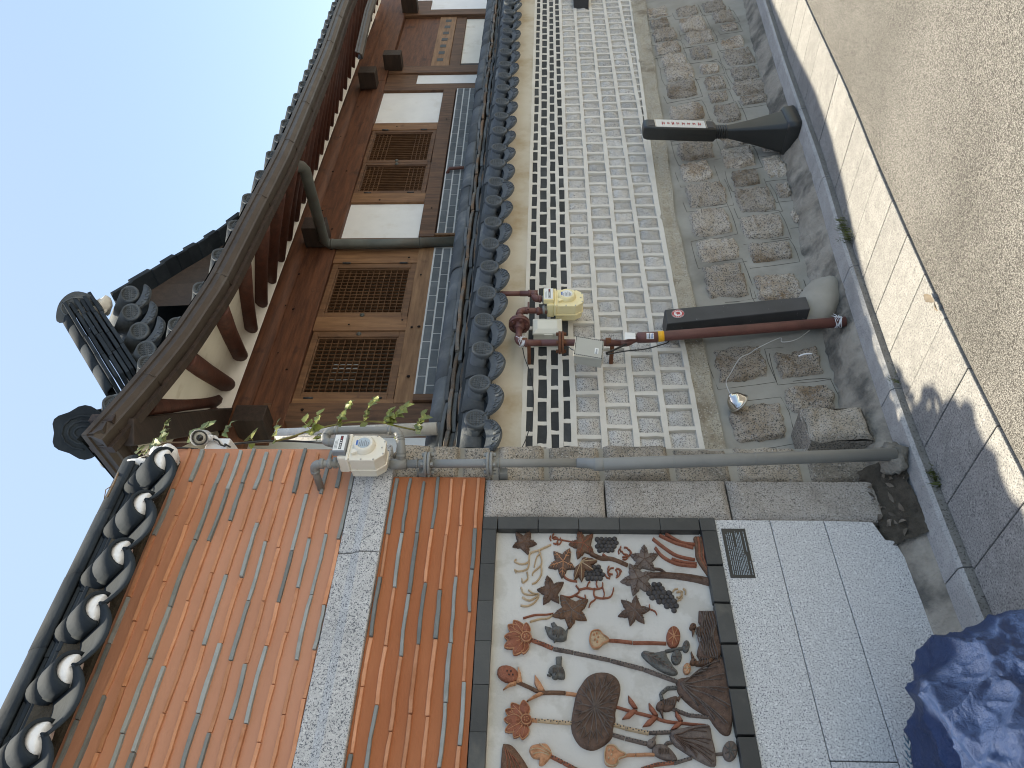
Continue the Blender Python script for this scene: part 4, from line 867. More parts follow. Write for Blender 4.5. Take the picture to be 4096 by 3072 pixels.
# left bay
hb('sill_beam', 3.726, 5.644, YH-.03, YH+.12, 2.435, 2.575, 'wood_pale', .004)
hb('jamb', 3.727, 3.785, YH-.012, YH+.10, 2.576, 3.324, 'wood_paleZ', .003); hb('mullion', 4.53, 4.695, YH-.015, YH+.1, 2.576, 3.324, 'wood_paleZ', .003); hb('jamb', 5.43, 5.644, YH-.012, YH+.10, 2.576, 3.324, 'wood_paleZ', .003)
def window(x0, x1, z0, z1, style, fr=.062, mat='wood_frame'):
    t = ti((x0+x1)/2); z0 += t; z1 += t; yf = YH-.006; f = MB()
    f.box(x0, x1, yf, YH+.06, z0, z0+fr-.012); f.box(x0, x1, yf, YH+.06, z1-fr+.012, z1); f.box(x0, x0+fr, yf, YH+.06, z0+fr-.012, z1-fr+.012); f.box(x1-fr, x1, yf, YH+.06, z0+fr-.012, z1-fr+.012)
    a, b, c, d = x0+fr, x1-fr, z0+fr-.012, z1-fr+.012
    for (p0, p1, p2, p3) in ((a, b, c, c+.014), (a, b, d-.014, d), (a, a+.014, c+.014, d-.014), (b-.014, b, c+.014, d-.014)): f.box(p0, p1, yf+.008, YH+.05, p2, p3)
    w_ = f.build('window', G[mat], hk, bevel=.004)
    l = MB(); a += .014; b -= .014; c += .014; d -= .014
    if style == 'grid':
        for i in range(1, 14): xx = lerp(a, b, i/14); l.box(xx-.0035, xx+.0035, YH+.014, YH+.036, c, d)
        for i in range(1, 12): zz = lerp(c, d, i/12); l.box(a, b, YH+.0135, YH+.0345, zz-.0035, zz+.0035)
    else:
        for i in range(1, 15): xx = lerp(a, b, i/15); l.box(xx-.0035, xx+.0035, YH+.014, YH+.036, c, d)
        for zz in [lerp(c, d, k) for k in (.06, .13, .20, .27, .73, .80, .87, .94)]: l.box(a, b, YH+.0135, YH+.0345, zz-.0035, zz+.0035)
    l.build('lattice', G['lattice'], w_)
    s = MB(); s.box(a-.003, b+.003, YH+.055, YH+.06, c-.003, d+.003); s.build('screen', G['screen'], w_)
    return w_, (x0, x1, z0, z1)
def furniture(w_, side, zs):
    x0, x1, z0, z1 = w_[1]; xx = x0 if side < 0 else x1; m = MB()
    for k in zs:
        zz = lerp(z0, z1, k); m.tube([(xx, YH-.012, zz-.035), (xx, YH-.012, zz+.035)], .009, 8)
        m.build('hinge', G['black_steel'], w_[0]); m = MB()
    xc = (x1-.03) if side < 0 else (x0+.03); m.lathe((xc, YH-.005, (z0+z1)/2), (0, -1, 0), [(0, .022), (.006, .020), (.009, .010), (.016, .008), (.018, .001)], 10); m.build('latch', G['downpipe'], w_[0])
wA = window(3.788, 4.527, 2.58, 3.322, 'grid'); furniture(wA, -1, (.16, .84)); wB = window(4.698, 5.427, 2.58, 3.322, 'grid'); furniture(wB, 1, (.16, .84))
# pale strips behind the first lattice, painted to read as light inside
m = MB(); 
for i in range(4): m.box(4.04+i*.055, 4.065+i*.055, YH+.0535, YH+.0545, 2.90, 3.11)
m.build('painted_light_strip', G['label_blue'], wA[0])
# right bay
hb('sill_beam', 5.802, 8.849, YH-.03, YH+.12, 2.455, 2.60, 'wood_post', .004)
hb('plaster_panel', 5.802, 6.412, YH+.015, YH+.06, 2.601, 3.324, 'plaster_white', 0); hb('plaster_panel', 8.045, 8.849, YH+.015, YH+.06, 2.601, 3.324, 'plaster_white', 0)
hb('jamb', 6.415, 6.578, YH-.012, YH+.1, 2.601, 3.324, 'wood_paleZ', .003); hb('jamb', 7.88, 8.042, YH-.012, YH+.1, 2.601, 3.324, 'wood_paleZ', .003)
wC = window(6.58, 7.178, 2.61, 3.322, 'bars', .048, 'wood_post'); furniture(wC, -1, (.2, .8)); wD = window(7.182, 7.878, 2.61, 3.322, 'bars', .048, 'wood_post'); furniture(wD, 1, (.2, .8))
# recessed porch beyond the third post
hb('plaster_strip', 9.035, 9.34, YH+.015, YH+.06, 1.9, 2.96, 'plaster_white', 0); hb('rail', 9.035, 9.34, YH, YH+.06, 2.962, 3.33, 'wood_post')
hb('post', 9.342, 9.548, YH-.02, YH+.16, 1.7, 3.33, 'wood_post', .008); hb('post', 11.272, 11.478, YH-.02, YH+.16, 1.7, 3.36, 'wood_post', .008)
hb('porch_board', 9.55, 11.27, YH+.03, YH+.08, 2.83, 3.33, 'wood_beam'); hb('porch_rail', 9.55, 11.27, YH+.012, YH+.08, 2.60, 2.828, 'wood_pale'); hb('porch_rail', 9.55, 11.27, YH+.022, YH+.08, 2.46, 2.598, 'wood_post')
m = MB()
for i in range(7): m = MB(); m.box(9.75+i*.22, 9.84+i*.22, YH+.009, YH+.013, 2.68+ti(10), 2.76+ti(10)); m.build('cut_hole', G['ink'], hk, bevel=.02)
hb('porch_screen', 9.75, 11.27, YH+.05, YH+.08, 1.9, 2.458, 'plaster_soffit', 0); hb('porch_side', 9.55, 9.74, YH+.04, YH+.1, 1.9, 2.458, 'wood_dark', 0)
hb('plaster_strip', 11.48, 11.9, YH+.015, YH+.06, 1.9, 3.0, 'plaster_white', 0); hb('rail', 11.48, 11.9, YH, YH+.06, 3.002, 3.4, 'wood_post')
for (xp) in (9.40, 11.33): hb('beam_end', xp, xp+.15, YH-.22, YH-.02, 3.16, 3.38, 'wood_dark', .005)
hb('beam', 9.12, 12.2, YH-.03, YH+.14, 3.335, 3.60, 'wood_beam', .005)
hb('beam', 9.205, 12.4, YH+.02, YH+.14, 3.603, 3.90, 'wood_beam', .005)
# knots in the timber
m = MB(); rr = random.Random(22)
for (x, y, a) in ((160, 160, 11), (70, 368, 6), (122, 392, 11), (20, 683, 6), (78, 793, 9), (968, 165, 8), (907, 512, 9), (955, 508, 12), (885, 838, 12), (820, 843, 3), (490, 495, 8), (845, 465, 8), (890, 50, 10), (180, 1060, 11)):
    p = Z6(x, y, YH-.036); r_ = a/1.659/3050*5.6
    m = MB(); m.lathe((p.x, YH-.0375, p.z), (0, -1, 0), [(0, r_), (.0012, r_*.9), (.0014, r_*.3)], 12); m.build('knot', G['knot'], hk)
for (x, y, a) in ((550, 1140, 9), (640, 1135, 8), (600, 905, 9), (715, 710, 8), (545, 1520, 8), (480, 1398, 8), (1305, 790, 7), (1205, 1380, 7), (860, 1327, 8), (975, 840, 6)):
    p = at(1000+x/1.659, y/1.659, YH-.036); r_ = a/1.659/3050*7
    m = MB(); m.lathe((p.x, YH-.0375, p.z), (0, -1, 0), [(0, r_), (.0012, r_*.9), (.0014, r_*.3)], 12); m.build('knot', G['knot'], hk)

# grey brick base
rr = random.Random(8)
for (xa, xb) in ((3.80, 5.63), (5.83, 8.86)):
    m = MB(); mj = MB()
    mj.hexa([(xa, YH-.03, 2.0), (xb, YH-.03, 2.0), (xb, YH+.1, 2.0), (xa, YH+.1, 2.0), (xa, YH-.03, 2.437+ti(xa)), (xb, YH-.03, 2.440+ti(xb)), (xb, YH+.1, 2.440+ti(xb)), (xa, YH+.1, 2.437+ti(xa))])
    for r in range(6):
        z1 = 2.424-r*.0735; x = xa+.012-(.095 if r % 2 else 0)
        while x < xb:
            a, b = max(x, xa+.012), min(x+.178, xb-.012)
            if b-a > .02: m.hexa([(a, YH-.034, z1-.059+ti(a)), (b, YH-.034, z1-.059+ti(b)), (b, YH, z1-.059+ti(b)), (a, YH, z1-.059+ti(a)), (a, YH-.034, z1+ti(a)), (b, YH-.034, z1+ti(b)), (b, YH, z1+ti(b)), (a, YH, z1+ti(a))])
            x += .190
    bb = m.build('brick_base', G['grey_brick'], hk); mj.build('brick_joints', G['brick_joint'], bb)
hb('base_end_board', 3.735, 3.797, YH-.05, YH+.08, 2.18, 2.434, 'wood_post', .003); hb('base_end_board', 5.632, 5.66, YH-.05, YH+.08, 2.1, 2.44, 'wood_pale', .003); hb('base_end_board', 5.80, 5.828, YH-.05, YH+.08, 2.1, 2.45, 'wood_pale', .003)
# ---- eaves line: points of the photograph given their depth
GE = [(176, 940, 2.88), (264, 843, 2.86), (357, 734, 2.825), (414, 654, 2.785), (452, 596, 2.755), (482, 540, 2.725), (540, 430, 2.68), (580, 355, 2.665), (605, 305, 2.675), (654, 195, 2.76), (696, 98, 2.84), (732, 0, 2.90)]
EP = [AD(*g) for g in GE]; e_ = EP[-1]; EP += [Vector((9.6, 2.90, 3.70)), Vector((10.6, 2.90, 3.74)), Vector((11.8, 2.90, 3.76))]
EPS = [Vector(p) for p in smooth_poly([tuple(p) for p in EP], 5, False)]
def eave(X):
    for a, b in zip(EPS, EPS[1:]):
        if X <= b.x: t = (X-a.x)/max(1e-6, b.x-a.x); return a.lerp(b, t)
    return EPS[-1]
def sweep(name, path, prof, mt, par):
    m = MB(); vs = []; k = len(prof)
    for i, p in enumerate(path):
        d = (path[min(i+1, len(path)-1)]-path[max(0, i-1)]); d.z = 0; d.normalize(); nrm = Vector((d.y, -d.x, 0))
        for (o, h) in prof: vs.append(p+nrm*o+Vector((0, 0, h)))
    m.add(vs, [(i*k+q, (i+1)*k+q, (i+1)*k+(q+1) % k, i*k+(q+1) % k) for i in range(len(path)-1) for q in range(k)]+[tuple(range(k)), tuple(range((len(path)-1)*k, len(path)*k))[::-1]])
    return m.build(name, G[mt], par)
side = [Vector((2.49, 7.0, 3.62)), Vector((2.47, 5.5, 3.60)), Vector((2.46, 4.3, 3.66)), Vector((2.455, 3.5, 3.76)), EPS[0]]
gprof = [(.004, 0), (0, -.024), (-.010, -.028), (-.012, -.056), (-.034, -.078), (-.038, -.090), (-.100, -.090), (-.100, -.02), (-.094, -.02), (-.09, -.08), (-.02, -.045), (-.006, 0)]
gut = sweep('gutter', EPS, gprof, 'gutter', hk)
gs = sweep('gutter', side, gprof, 'gutter', hk)
m = MB()
for X in xs_range(2.9, 9, .72):
    p = eave(X); m = MB(); m.tube([p+Vector((0, .001, -.01)), p+Vector((0, .012, -.036)), p+Vector((0, .013, -.058)), p+Vector((0, .036, -.083)), p+Vector((0, .10, -.093))], .0042, 5); m.build('gutter_joint', G['gutter'], gut)
fprof = [(-.102, -.115), (-.102, .01), (-.15, .01), (-.15, -.115)]
sweep('fascia', EPS, fprof, 'wood_dark', hk); sweep('fascia', [p for p in side], fprof, 'wood_dark', hk)
# rafters: round logs fanning towards the corner
def rafter_line(i):
    X = 3.93+.305*i
    fan = .80*max(0, 1-(X-3.8)/4.2)**1.25
    Xo = X-fan; e = eave(Xo); a = Vector((X, YH+.02, 3.835+ti(X))); b = Vector((Xo, e.y+.17, e.z-.055)); return a, b
rm = None
for i in range(0, 27):
    a, b = rafter_line(i); m = MB(); r0 = .060+.005*N((i*3.3, 0, 0)); d = (b-a)
    m.tube([a+d*t+Vector((0, 0, .012*math.sin(t*3))) for t in (-.12, .25, .6, 1.02)], [r0*1.03, r0*1.05, r0, r0*.93], 16); m.build('rafter', G['rafter'], hk)
for k in range(3):                                            # last fan rafters and the heavy hip rafter at the corner
    a = Vector((3.78-.05*k, YH+.0+.03*k, 3.845)); b = Vector((2.86-.10*k, 3.07+.12*k, 3.72+.03*k)); m = MB(); m.tube([a, a.lerp(b, .5), b], [.066, .066, .06], 14); m.build('rafter', G['rafter'], hk)
m = MB(); a = Vector((3.75, 4.15, 3.80)); b = Vector((2.60, 3.0, 3.74)); d = (b-a).normalized(); s_ = d.cross(Vector((0, 0, 1))).normalized()
m.obox((a+b)/2, d*(b-a).length*.5, s_*.075, Vector((0, 0, .085))); m.build('hip_rafter', G['wood_dark'], hk, bevel=.01)
for i in range(9):                                            # side rafters
    y = 4.3+i*.33; m = MB(); m.tube([(3.66, y, 3.84), (2.62, y-.25*max(0, 1-i/5), 3.60+.10*max(0, 1-i/5))], .062, 12); m.build('rafter', G['rafter'], hk)
m = MB()                                                      # plaster between the rafters
def sof(u, v):
    X = lerp(2.62, 11.8, u); e = eave(X); t = min(1, v/.75); q = max(0, (v-.75)/.25); f = .8*max(0, 1-(X-2.9)/4.6)
    y = lerp(e.y+.15, YH-.17, t)+.125*q; z = lerp(e.z-.035, 3.795+ti(X), t)-.052*q*q
    return (X+v*f, y, z)
m.grid(sof, 120, 12); m.grid(lambda u, v: (lerp(2.60, 3.72, v), lerp(lerp(3.05, 4.05, v), 7, u), lerp(3.68, 3.88, v)), 20, 4)
m.build('soffit', G['plaster_soffit'], hk)
m = MB()                                                      # tiled lower roof
def roofp(u, v):
    X = lerp(2.47, 11.8, u); e = eave(X); return (lerp(X, lerp(4.2, 10.2, u), v), lerp(e.y+.03, 5.8, v), lerp(e.z+.035, 5.25, v)-.25*math.sin(v*PI_)*.6)
m.grid(roofp, 100, 10); m.grid(lambda u, v: (lerp(2.48, 4.2, v), lerp(lerp(2.92, 7.2, u), lerp(5.8, 6.2, u), v), lerp(lerp(3.86, 3.66, min(1, u*2.5)), 5.25, v)-.15*math.sin(v*PI_)), 20, 8); m.grid(lambda u, v: (lerp(4.2, 10.2, u), lerp(5.8, 7.2, v), lerp(5.25, 4.9, v)), 8, 4)
m.build('roof', G['roof_tile'], hk)
m = MB(); dd = Vector((0, -1, .10)).normalized()
m.lathe((0, 0, 0), dd, [(-.05, .058), (0, .064), (.010, .064), (.013, .056), (.013, .050), (.008, .047), (.008, .0005)], 22); a_ = dd.cross(Vector((1, 0, 0))).normalized()
for k in range(-2, 3):
    t = k*.0145; h = math.sqrt(.044**2-t*t)
    for (p0, p1) in (((t, -h), (t, h)), ((-h, t), (h, t))): m.tube([dd*.009+Vector((1, 0, 0))*p0[0]+a_*p0[1], dd*.009+Vector((1, 0, 0))*p1[0]+a_*p1[1]], .003, 4, 0, False)
half_tile(m, (0, 0, 0), (0, 1, .42), .062, .5, -.4, PI_+.4, .014, 14)
ro = None
for i in range(33):
    X = 2.72+.283*i; e = eave(X)
    off = Vector((X, e.y+.04, e.z+.018))
    if ro is None: ro = m.build('roof_end_tile', G['cap_tile'], hk); ro.location = ro.location+off; b0 = ro.location-off
    else:
        c = ro.copy(); COL.objects.link(c); c.location = b0+off
    (ro if i == 0 else c).rotation_euler = (rng.uniform(-.05, .05), rng.uniform(-.05, .05), rng.uniform(-.05, .05))
# corner hip ridge with its scalloped end
m = MB(); a = Vector((2.60, 3.0, 3.90)); b = Vector((3.05, 3.42, 4.02)); d = (b-a); up = Vector((0, 0, 1)); s_ = d.cross(up).normalized()
for k in range(4): m.obox((a+b)/2+Vector((0, 0, .028*k)), d*.5*(1-.0), s_*(.11-.012*k), up*.012)
m.tube([a+Vector((0, 0, .13)), (a+b)/2+Vector((0, 0, .09)), b+Vector((0, 0, .13))], .06, 12); m.build('hip_ridge', G['roof_tile'], hk)
m = MB(); P_ = [(math.cos(t)*.135*(1+.07*math.cos(6*t)), math.sin(t)*.16*(1+.07*math.cos(6*t))) for t in [2*PI_*i/36 for i in range(36)]]
n_ = Vector((-.62, -.62, -.18)).normalized(); u_ = n_.cross(up).normalized(); v_ = u_.cross(n_); m.prism([Vector((2.585, 2.985, 3.905))+u_*x+v_*z for x, z in P_], n_*.022)
for k in range(3): m.tube([Vector((2.585, 2.985, 3.905))+n_*.024+u_*(.09-.028*k)*math.cos(t)+v_*(.11-.03*k)*math.sin(t) for t in [i*.5 for i in range(13)]], .007, 5)
m.build('ridge_end_tile', G['roof_tile'], hk, bevel=.004)
# upper gable: left ridge stack, verge tiles on the right, dark underside
YG = 3.42
def g3(x, y, Y=YG): return Z5(x, y, Y)
lb, lt = g3(470, 930), g3(150, 410)
m = MB(); d = lt-lb; L_ = d.length; d.normalize(); s_ = Vector((0, 1, 0)); nup = s_.cross(d).normalized()
if nup.x > 0: nup = -nup
for k in range(6):
    off = -nup*(.15-.033*k)
    q = 0
    while q < L_-.05:
        l = rng.uniform(.2, .3); l = min(l, L_-q); m.obox(lb+d*(q+l/2)+off+nup*rng.uniform(-.004, .004), d*(l/2-.002), s_*(.11+.01*(k % 2)), nup*.0125); q += l
m.build('gable_ridge_course', G['roof_tile'], hk, bevel=.003, seg=1)
m = MB(); q = 0
while q < L_-.02:
    l = .26; half_tile(m, lb+d*q+nup*.03, d, .062, l-.003, 0, PI_, .014, 14, 0, s_, nup); q += l
m.build('gable_ridge_tile', G['roof_tile'], hk)
m = MB(); tip = g3(185, 385, 3.36); a0 = (lt-lb).normalized()
P_ = [(-.14, -.08), (-.12, .02), (-.07, .085), (0, .115), (.07, .095), (.12, .05), (.155, -.01), (.16, -.06), (.08, -.05), (0, -.06), (-.08, -.09)]
P_ = smooth_poly(P_, 3); n_ = Vector((-.55, -.70, -.30)).normalized(); u_ = Vector((.25, 0, -1)); u_ = (u_-n_*u_.dot(n_)).normalized(); v_ = n_.cross(u_).normalized()
if v_.z < 0: v_ = -v_
m.prism([tip+u_*x+v_*z for x, z in P_], n_*.024)
m.tube([tip+n_*.026+u_*.10*math.cos(t)+v_*(.07*math.sin(t)) for t in [i*.45 for i in range(14)]], .006, 5)
for s in (-1, 1): m.lathe(tip+n_*.024+u_*.04*s+v_*.02, n_, [(0, .018), (.01, .014), (.014, .003)], 10)
m.lathe(tip+n_*.024-v_*.035, n_, [(0, .015), (.008, .012), (.012, .003)], 10)
m.build('ridge_end_tile', G['cap_tile'], hk, bevel=.005)
m = MB(); blob(m, g3(270, 430), (.09, .08, .10), 3.3, .3); blob(m, g3(360, 375), (.08, .06, .04), 6.6, .3); m.build('lime_packing', G['lime'], hk)
for (x, y) in ((530, 295), (540, 415), (595, 540), (640, 665)):
    p = g3(x, y, 3.30); c = ro.copy(); COL.objects.link(c); c.name = 'gable_end_tile'; c.location = b0+p; c.rotation_euler = (.25, -.2, -.5)
for (x, y) in ((610, 320), (650, 435), (700, 540)):
    p = g3(x, y, 3.30); c = o1.copy(); COL.objects.link(c); c.name = 'gable_drip_tile'; c.parent = hk; c.location = -hk.location+p; c.rotation_euler = (.2, .35, -.45)
vg = [g3(440, 350, 3.45), g3(700, 195, 3.5), g3(860, 95, 3.55), g3(1000, 15, 3.6), g3(1130, -70, 3.65), g3(1290, -190, 3.7)]
m = MB()
for a, b in zip(vg, vg[1:]):
    dv = b-a; n = 2
    for k in range(n):
        p = a+dv*(k+.5)/n; t_ = dv.normalized(); nn = Vector((0, 1, 0)).cross(t_).normalized()
        if nn.z < 0: nn = -nn
        m.obox(p+nn*(.02 if k % 2 else 0), t_*dv.length/(2*n)*1.02, Vector((0, .09, 0)), nn*(.022 if k % 2 else .014))
m.build('verge_tile', G['roof_tile'], hk, bevel=.003, seg=1)
m = MB()
low = [eave(p.x+.1)+Vector((.2, .55, .42)) for p in vg]
for a, b, c, d in zip(vg, vg[1:], low, low[1:]): m.add([a+Vector((0, .05, -.02)), b+Vector((0, .05, -.02)), (d.x, b.y+.25, min(d.z, b.z-.05)), (c.x, a.y+.25, min(c.z, a.z-.05))], [(0, 1, 2, 3)])
m.build('gable_board', G['wood_dark'], hk)
m = MB(); back = [p+Vector((-.6, 2.4, .5)) for p in vg]; m.add(vg+back, [(i, i+1, len(vg)+i+1, len(vg)+i) for i in range(len(vg)-1)]); m.build('upper_roof', G['roof_tile'], hk)
# downspout from the gutter to the post
m = MB(); A_ = AD(632, 362, 2.80); pts = [Vector((5.22, 2.78, 3.36)), Vector((5.27, 3.0, 3.38)), Vector((5.30, 3.06, 3.33)), Vector((5.655, 3.90, 3.45)), Vector((5.668, 3.95, 3.40)), Vector((5.675, 3.95, 2.9)), Vector((5.69, 3.95, 2.25))]
pts = [at(1000+245/1.659, 1100/1.659, 2.80), at(1000+340/1.659, 1105/1.659, 2.98), at(1000+365/1.659, 1130/1.659, 3.02), at(1000+490/1.659, 1590/1.659, 3.88), at(1000+530/1.659, 1620/1.659, 3.93), at(1000+850/1.659, 1620/1.659, 3.93), at(1000+1420/1.659, 1600/1.659, 3.93)]
m.tube(pts, .045, 16); ds = m.build('downspout', G['downpipe'], hk)
m = MB()
for t in (.02, .5, .96): p = pts[5].lerp(pts[6], t) if t > .4 else pts[4].lerp(pts[5], .05); m.lathe(p, (0, 0, 1), [(-.008, .046), (-.008, .050), (.008, .050), (.008, .046)], 16)
m.build('pipe_strap', G['downpipe'], ds)
m = MB(); p0, p1 = at(1000+1310/1.659, 1140/1.659, 3.955), at(1000+1440/1.659, 1108/1.659, 3.93); m.tube([p0+Vector((0, .05, .01)), p0+Vector((0, .01, 0)), p0+Vector((.03, -.02, -.02)), p1+Vector((0, 0, -.1))], .017, 10); m.build('overflow_pipe', G['pipe_maroon'], hk)
# second gutter tucked under the eaves at the right
sg = [Vector((7.60, 3.02, 3.345)), Vector((8.7, 3.02, 3.43)), Vector((10.5, 3.02, 3.50))]
sweep('lower_gutter', sg, [(o*.75, h*.75) for o, h in gprof], 'gutter', hk)

# ================================================================ PIPES, METERS, BOXES
def elbow(a, b, c, r, n=6):                                   # rounded corner at b
    a, b, c = Vector(a), Vector(b), Vector(c); p = b+(a-b).normalized()*r; q = b+(c-b).normalized()*r
    return [p*(1-t)**2+b*2*t*(1-t)+q*t*t for t in [i/n for i in range(n+1)]]
def piperun(m, pts, r, bend=.03, n=14, mi=0, collars=True):
    path = [Vector(pts[0])]
    for i in range(1, len(pts)-1):
        e = elbow(pts[i-1], pts[i], pts[i+1], bend); path += e
    path.append(Vector(pts[-1])); m.tube(path, r, n, mi)
    if collars:
        for i in range(1, len(pts)-1):
            a, b, c = Vector(pts[i-1]), Vector(pts[i]), Vector(pts[i+1])
            m.tube(elbow(a, b, c, bend*1.15), r*1.18, n, mi)
            for o in (a, c):
                d = (o-b).normalized(); m.lathe(b+d*bend*1.1, d, [(-.002, r*1.05), (0, r*1.3), (.012, r*1.3), (.014, r*1.05)], n, mi)
def flange(m, c, d, R, t, n=20, bolts=4, mi=0):
    c = Vector(c); d = Vector(d).normalized()
    for s in (-1, 1): m.lathe(c+d*s*(t*.5+.001), d, [(-t*.5, R*.96), (-t*.4, R), (t*.4, R), (t*.5, R*.96)], n, mi)
    a = d.cross(Vector((0, .3, 1))).normalized(); 
    if a.length < .1: a = Vector((1, 0, 0))
    b = d.cross(a)
    for k in range(bolts):
        t_ = 2*PI_*(k+.5)/bolts; p = c+(a*math.cos(t_)+b*math.sin(t_))*R*.74; m.lathe(p, d, [(-t*1.0-.014, .008), (-t*1.0-.014, .0095), (-t-.002, .0095), (-t-.002, .005), (t+.002, .005), (t+.002, .0095), (t+.012, .0095), (t+.013, .006)], 6, mi, False)
gp = thing('gas_pipe', 'tall grey gas pipe with bolted flanges standing against the old stone strip', 'pipe', (2.02, 2.45, .08))
top = Vector((2.033, 2.55, 2.10)); mid = Vector((2.040, 2.545, 1.33)); mid2 = Vector((2.012, 2.52, 1.26)); bot = Vector((2.017, 2.452, .06))
m = MB(); m.tube([top+Vector((0, 0, .03)), Vector((2.04, 2.55, 1.70)), mid], .0185, 16); m.build('thin_pipe', G['pipe_grey'], gp)
m = MB(); m.tube([mid+Vector((0, 0, .02)), mid+Vector((-.003, -.002, -.03)), mid2+Vector((.002, .002, .02)), mid2, bot], [.0215, .0225, .0235, .0265, .0265], 16)
m.lathe(mid2+Vector((0, 0, .02)), (0, 0, -1), [(0, .0265), (.004, .0285), (.035, .0285), (.04, .0268)], 16)
for z in (.95, .62): m.lathe(bot.lerp(mid2, (z-.06)/1.2), (0, 0, 1), [(0, .0266), (.0015, .0272), (.003, .0266)], 16)
m.build('thick_pipe', G['pipe_grey'], gp)
for z in (1.985, 1.72): m = MB(); flange(m, (2.038, 2.55, z), (0, 0, 1), .050, .013); m.build('flange', G['pipe_grey'], gp)
for z in (2.03, 1.68):
    m = MB(); c = Vector((2.037, 2.55, z)); m.tube([c+Vector((.022*math.cos(t), .022*math.sin(t), 0)) for t in [PI_+i*PI_/9 for i in range(10)]]+[c+Vector((.022, .09, 0))], .003, 6); m.tube([c+Vector((-.022, 0, 0)), c+Vector((-.022, .09, 0))], .003, 6); m.box(c.x-.03, c.x-.0, c.y+.03, c.y+.11, z-.035, z-.004); m.build('pipe_clamp', G['pipe_grey'], gp)
m = MB()                                                      # tee, riser loop and the meter's two legs
m.tube([Vector((2.033, 2.55, 2.075)), Vector((2.033, 2.55, 2.145))], .0235, 16); m.lathe((2.033, 2.55, 2.145), (0, 0, 1), [(0, .018), (.02, .018), (.021, .012)], 8)
piperun(m, [(2.033, 2.55, 2.098), (2.085, 2.50, 2.098), (2.160, 2.475, 2.118), (2.158, 2.475, 2.425), (2.088, 2.475, 2.43), (2.088, 2.475, 2.365)], .0155, .028)
m.build('riser_loop', G['pipe_grey'], gp)
m = MB(); piperun(m, [(1.975, 2.475, 2.352), (1.972, 2.475, 2.452), (1.945, 2.615, 2.440)], .0155, .03)
for z in (2.372, 2.405): m.lathe((1.974, 2.475, z), (0, 0, 1), [(0, .018), (.002, .022), (.018, .022), (.02, .018)], 8)
m.lathe((2.088, 2.475, 2.375), (0, 0, 1), [(0, .018), (.002, .021), (.02, .021), (.022, .018)], 8); m.build('wall_leg', G['pipe_grey'], gp)
m = MB(); c = Vector((2.017, 2.45, .07))
blob(m, (2.03, 2.50, .05), (.07, .07, .05), 5.5, .4); m.build('mortar_foot', G['apron'], gp)

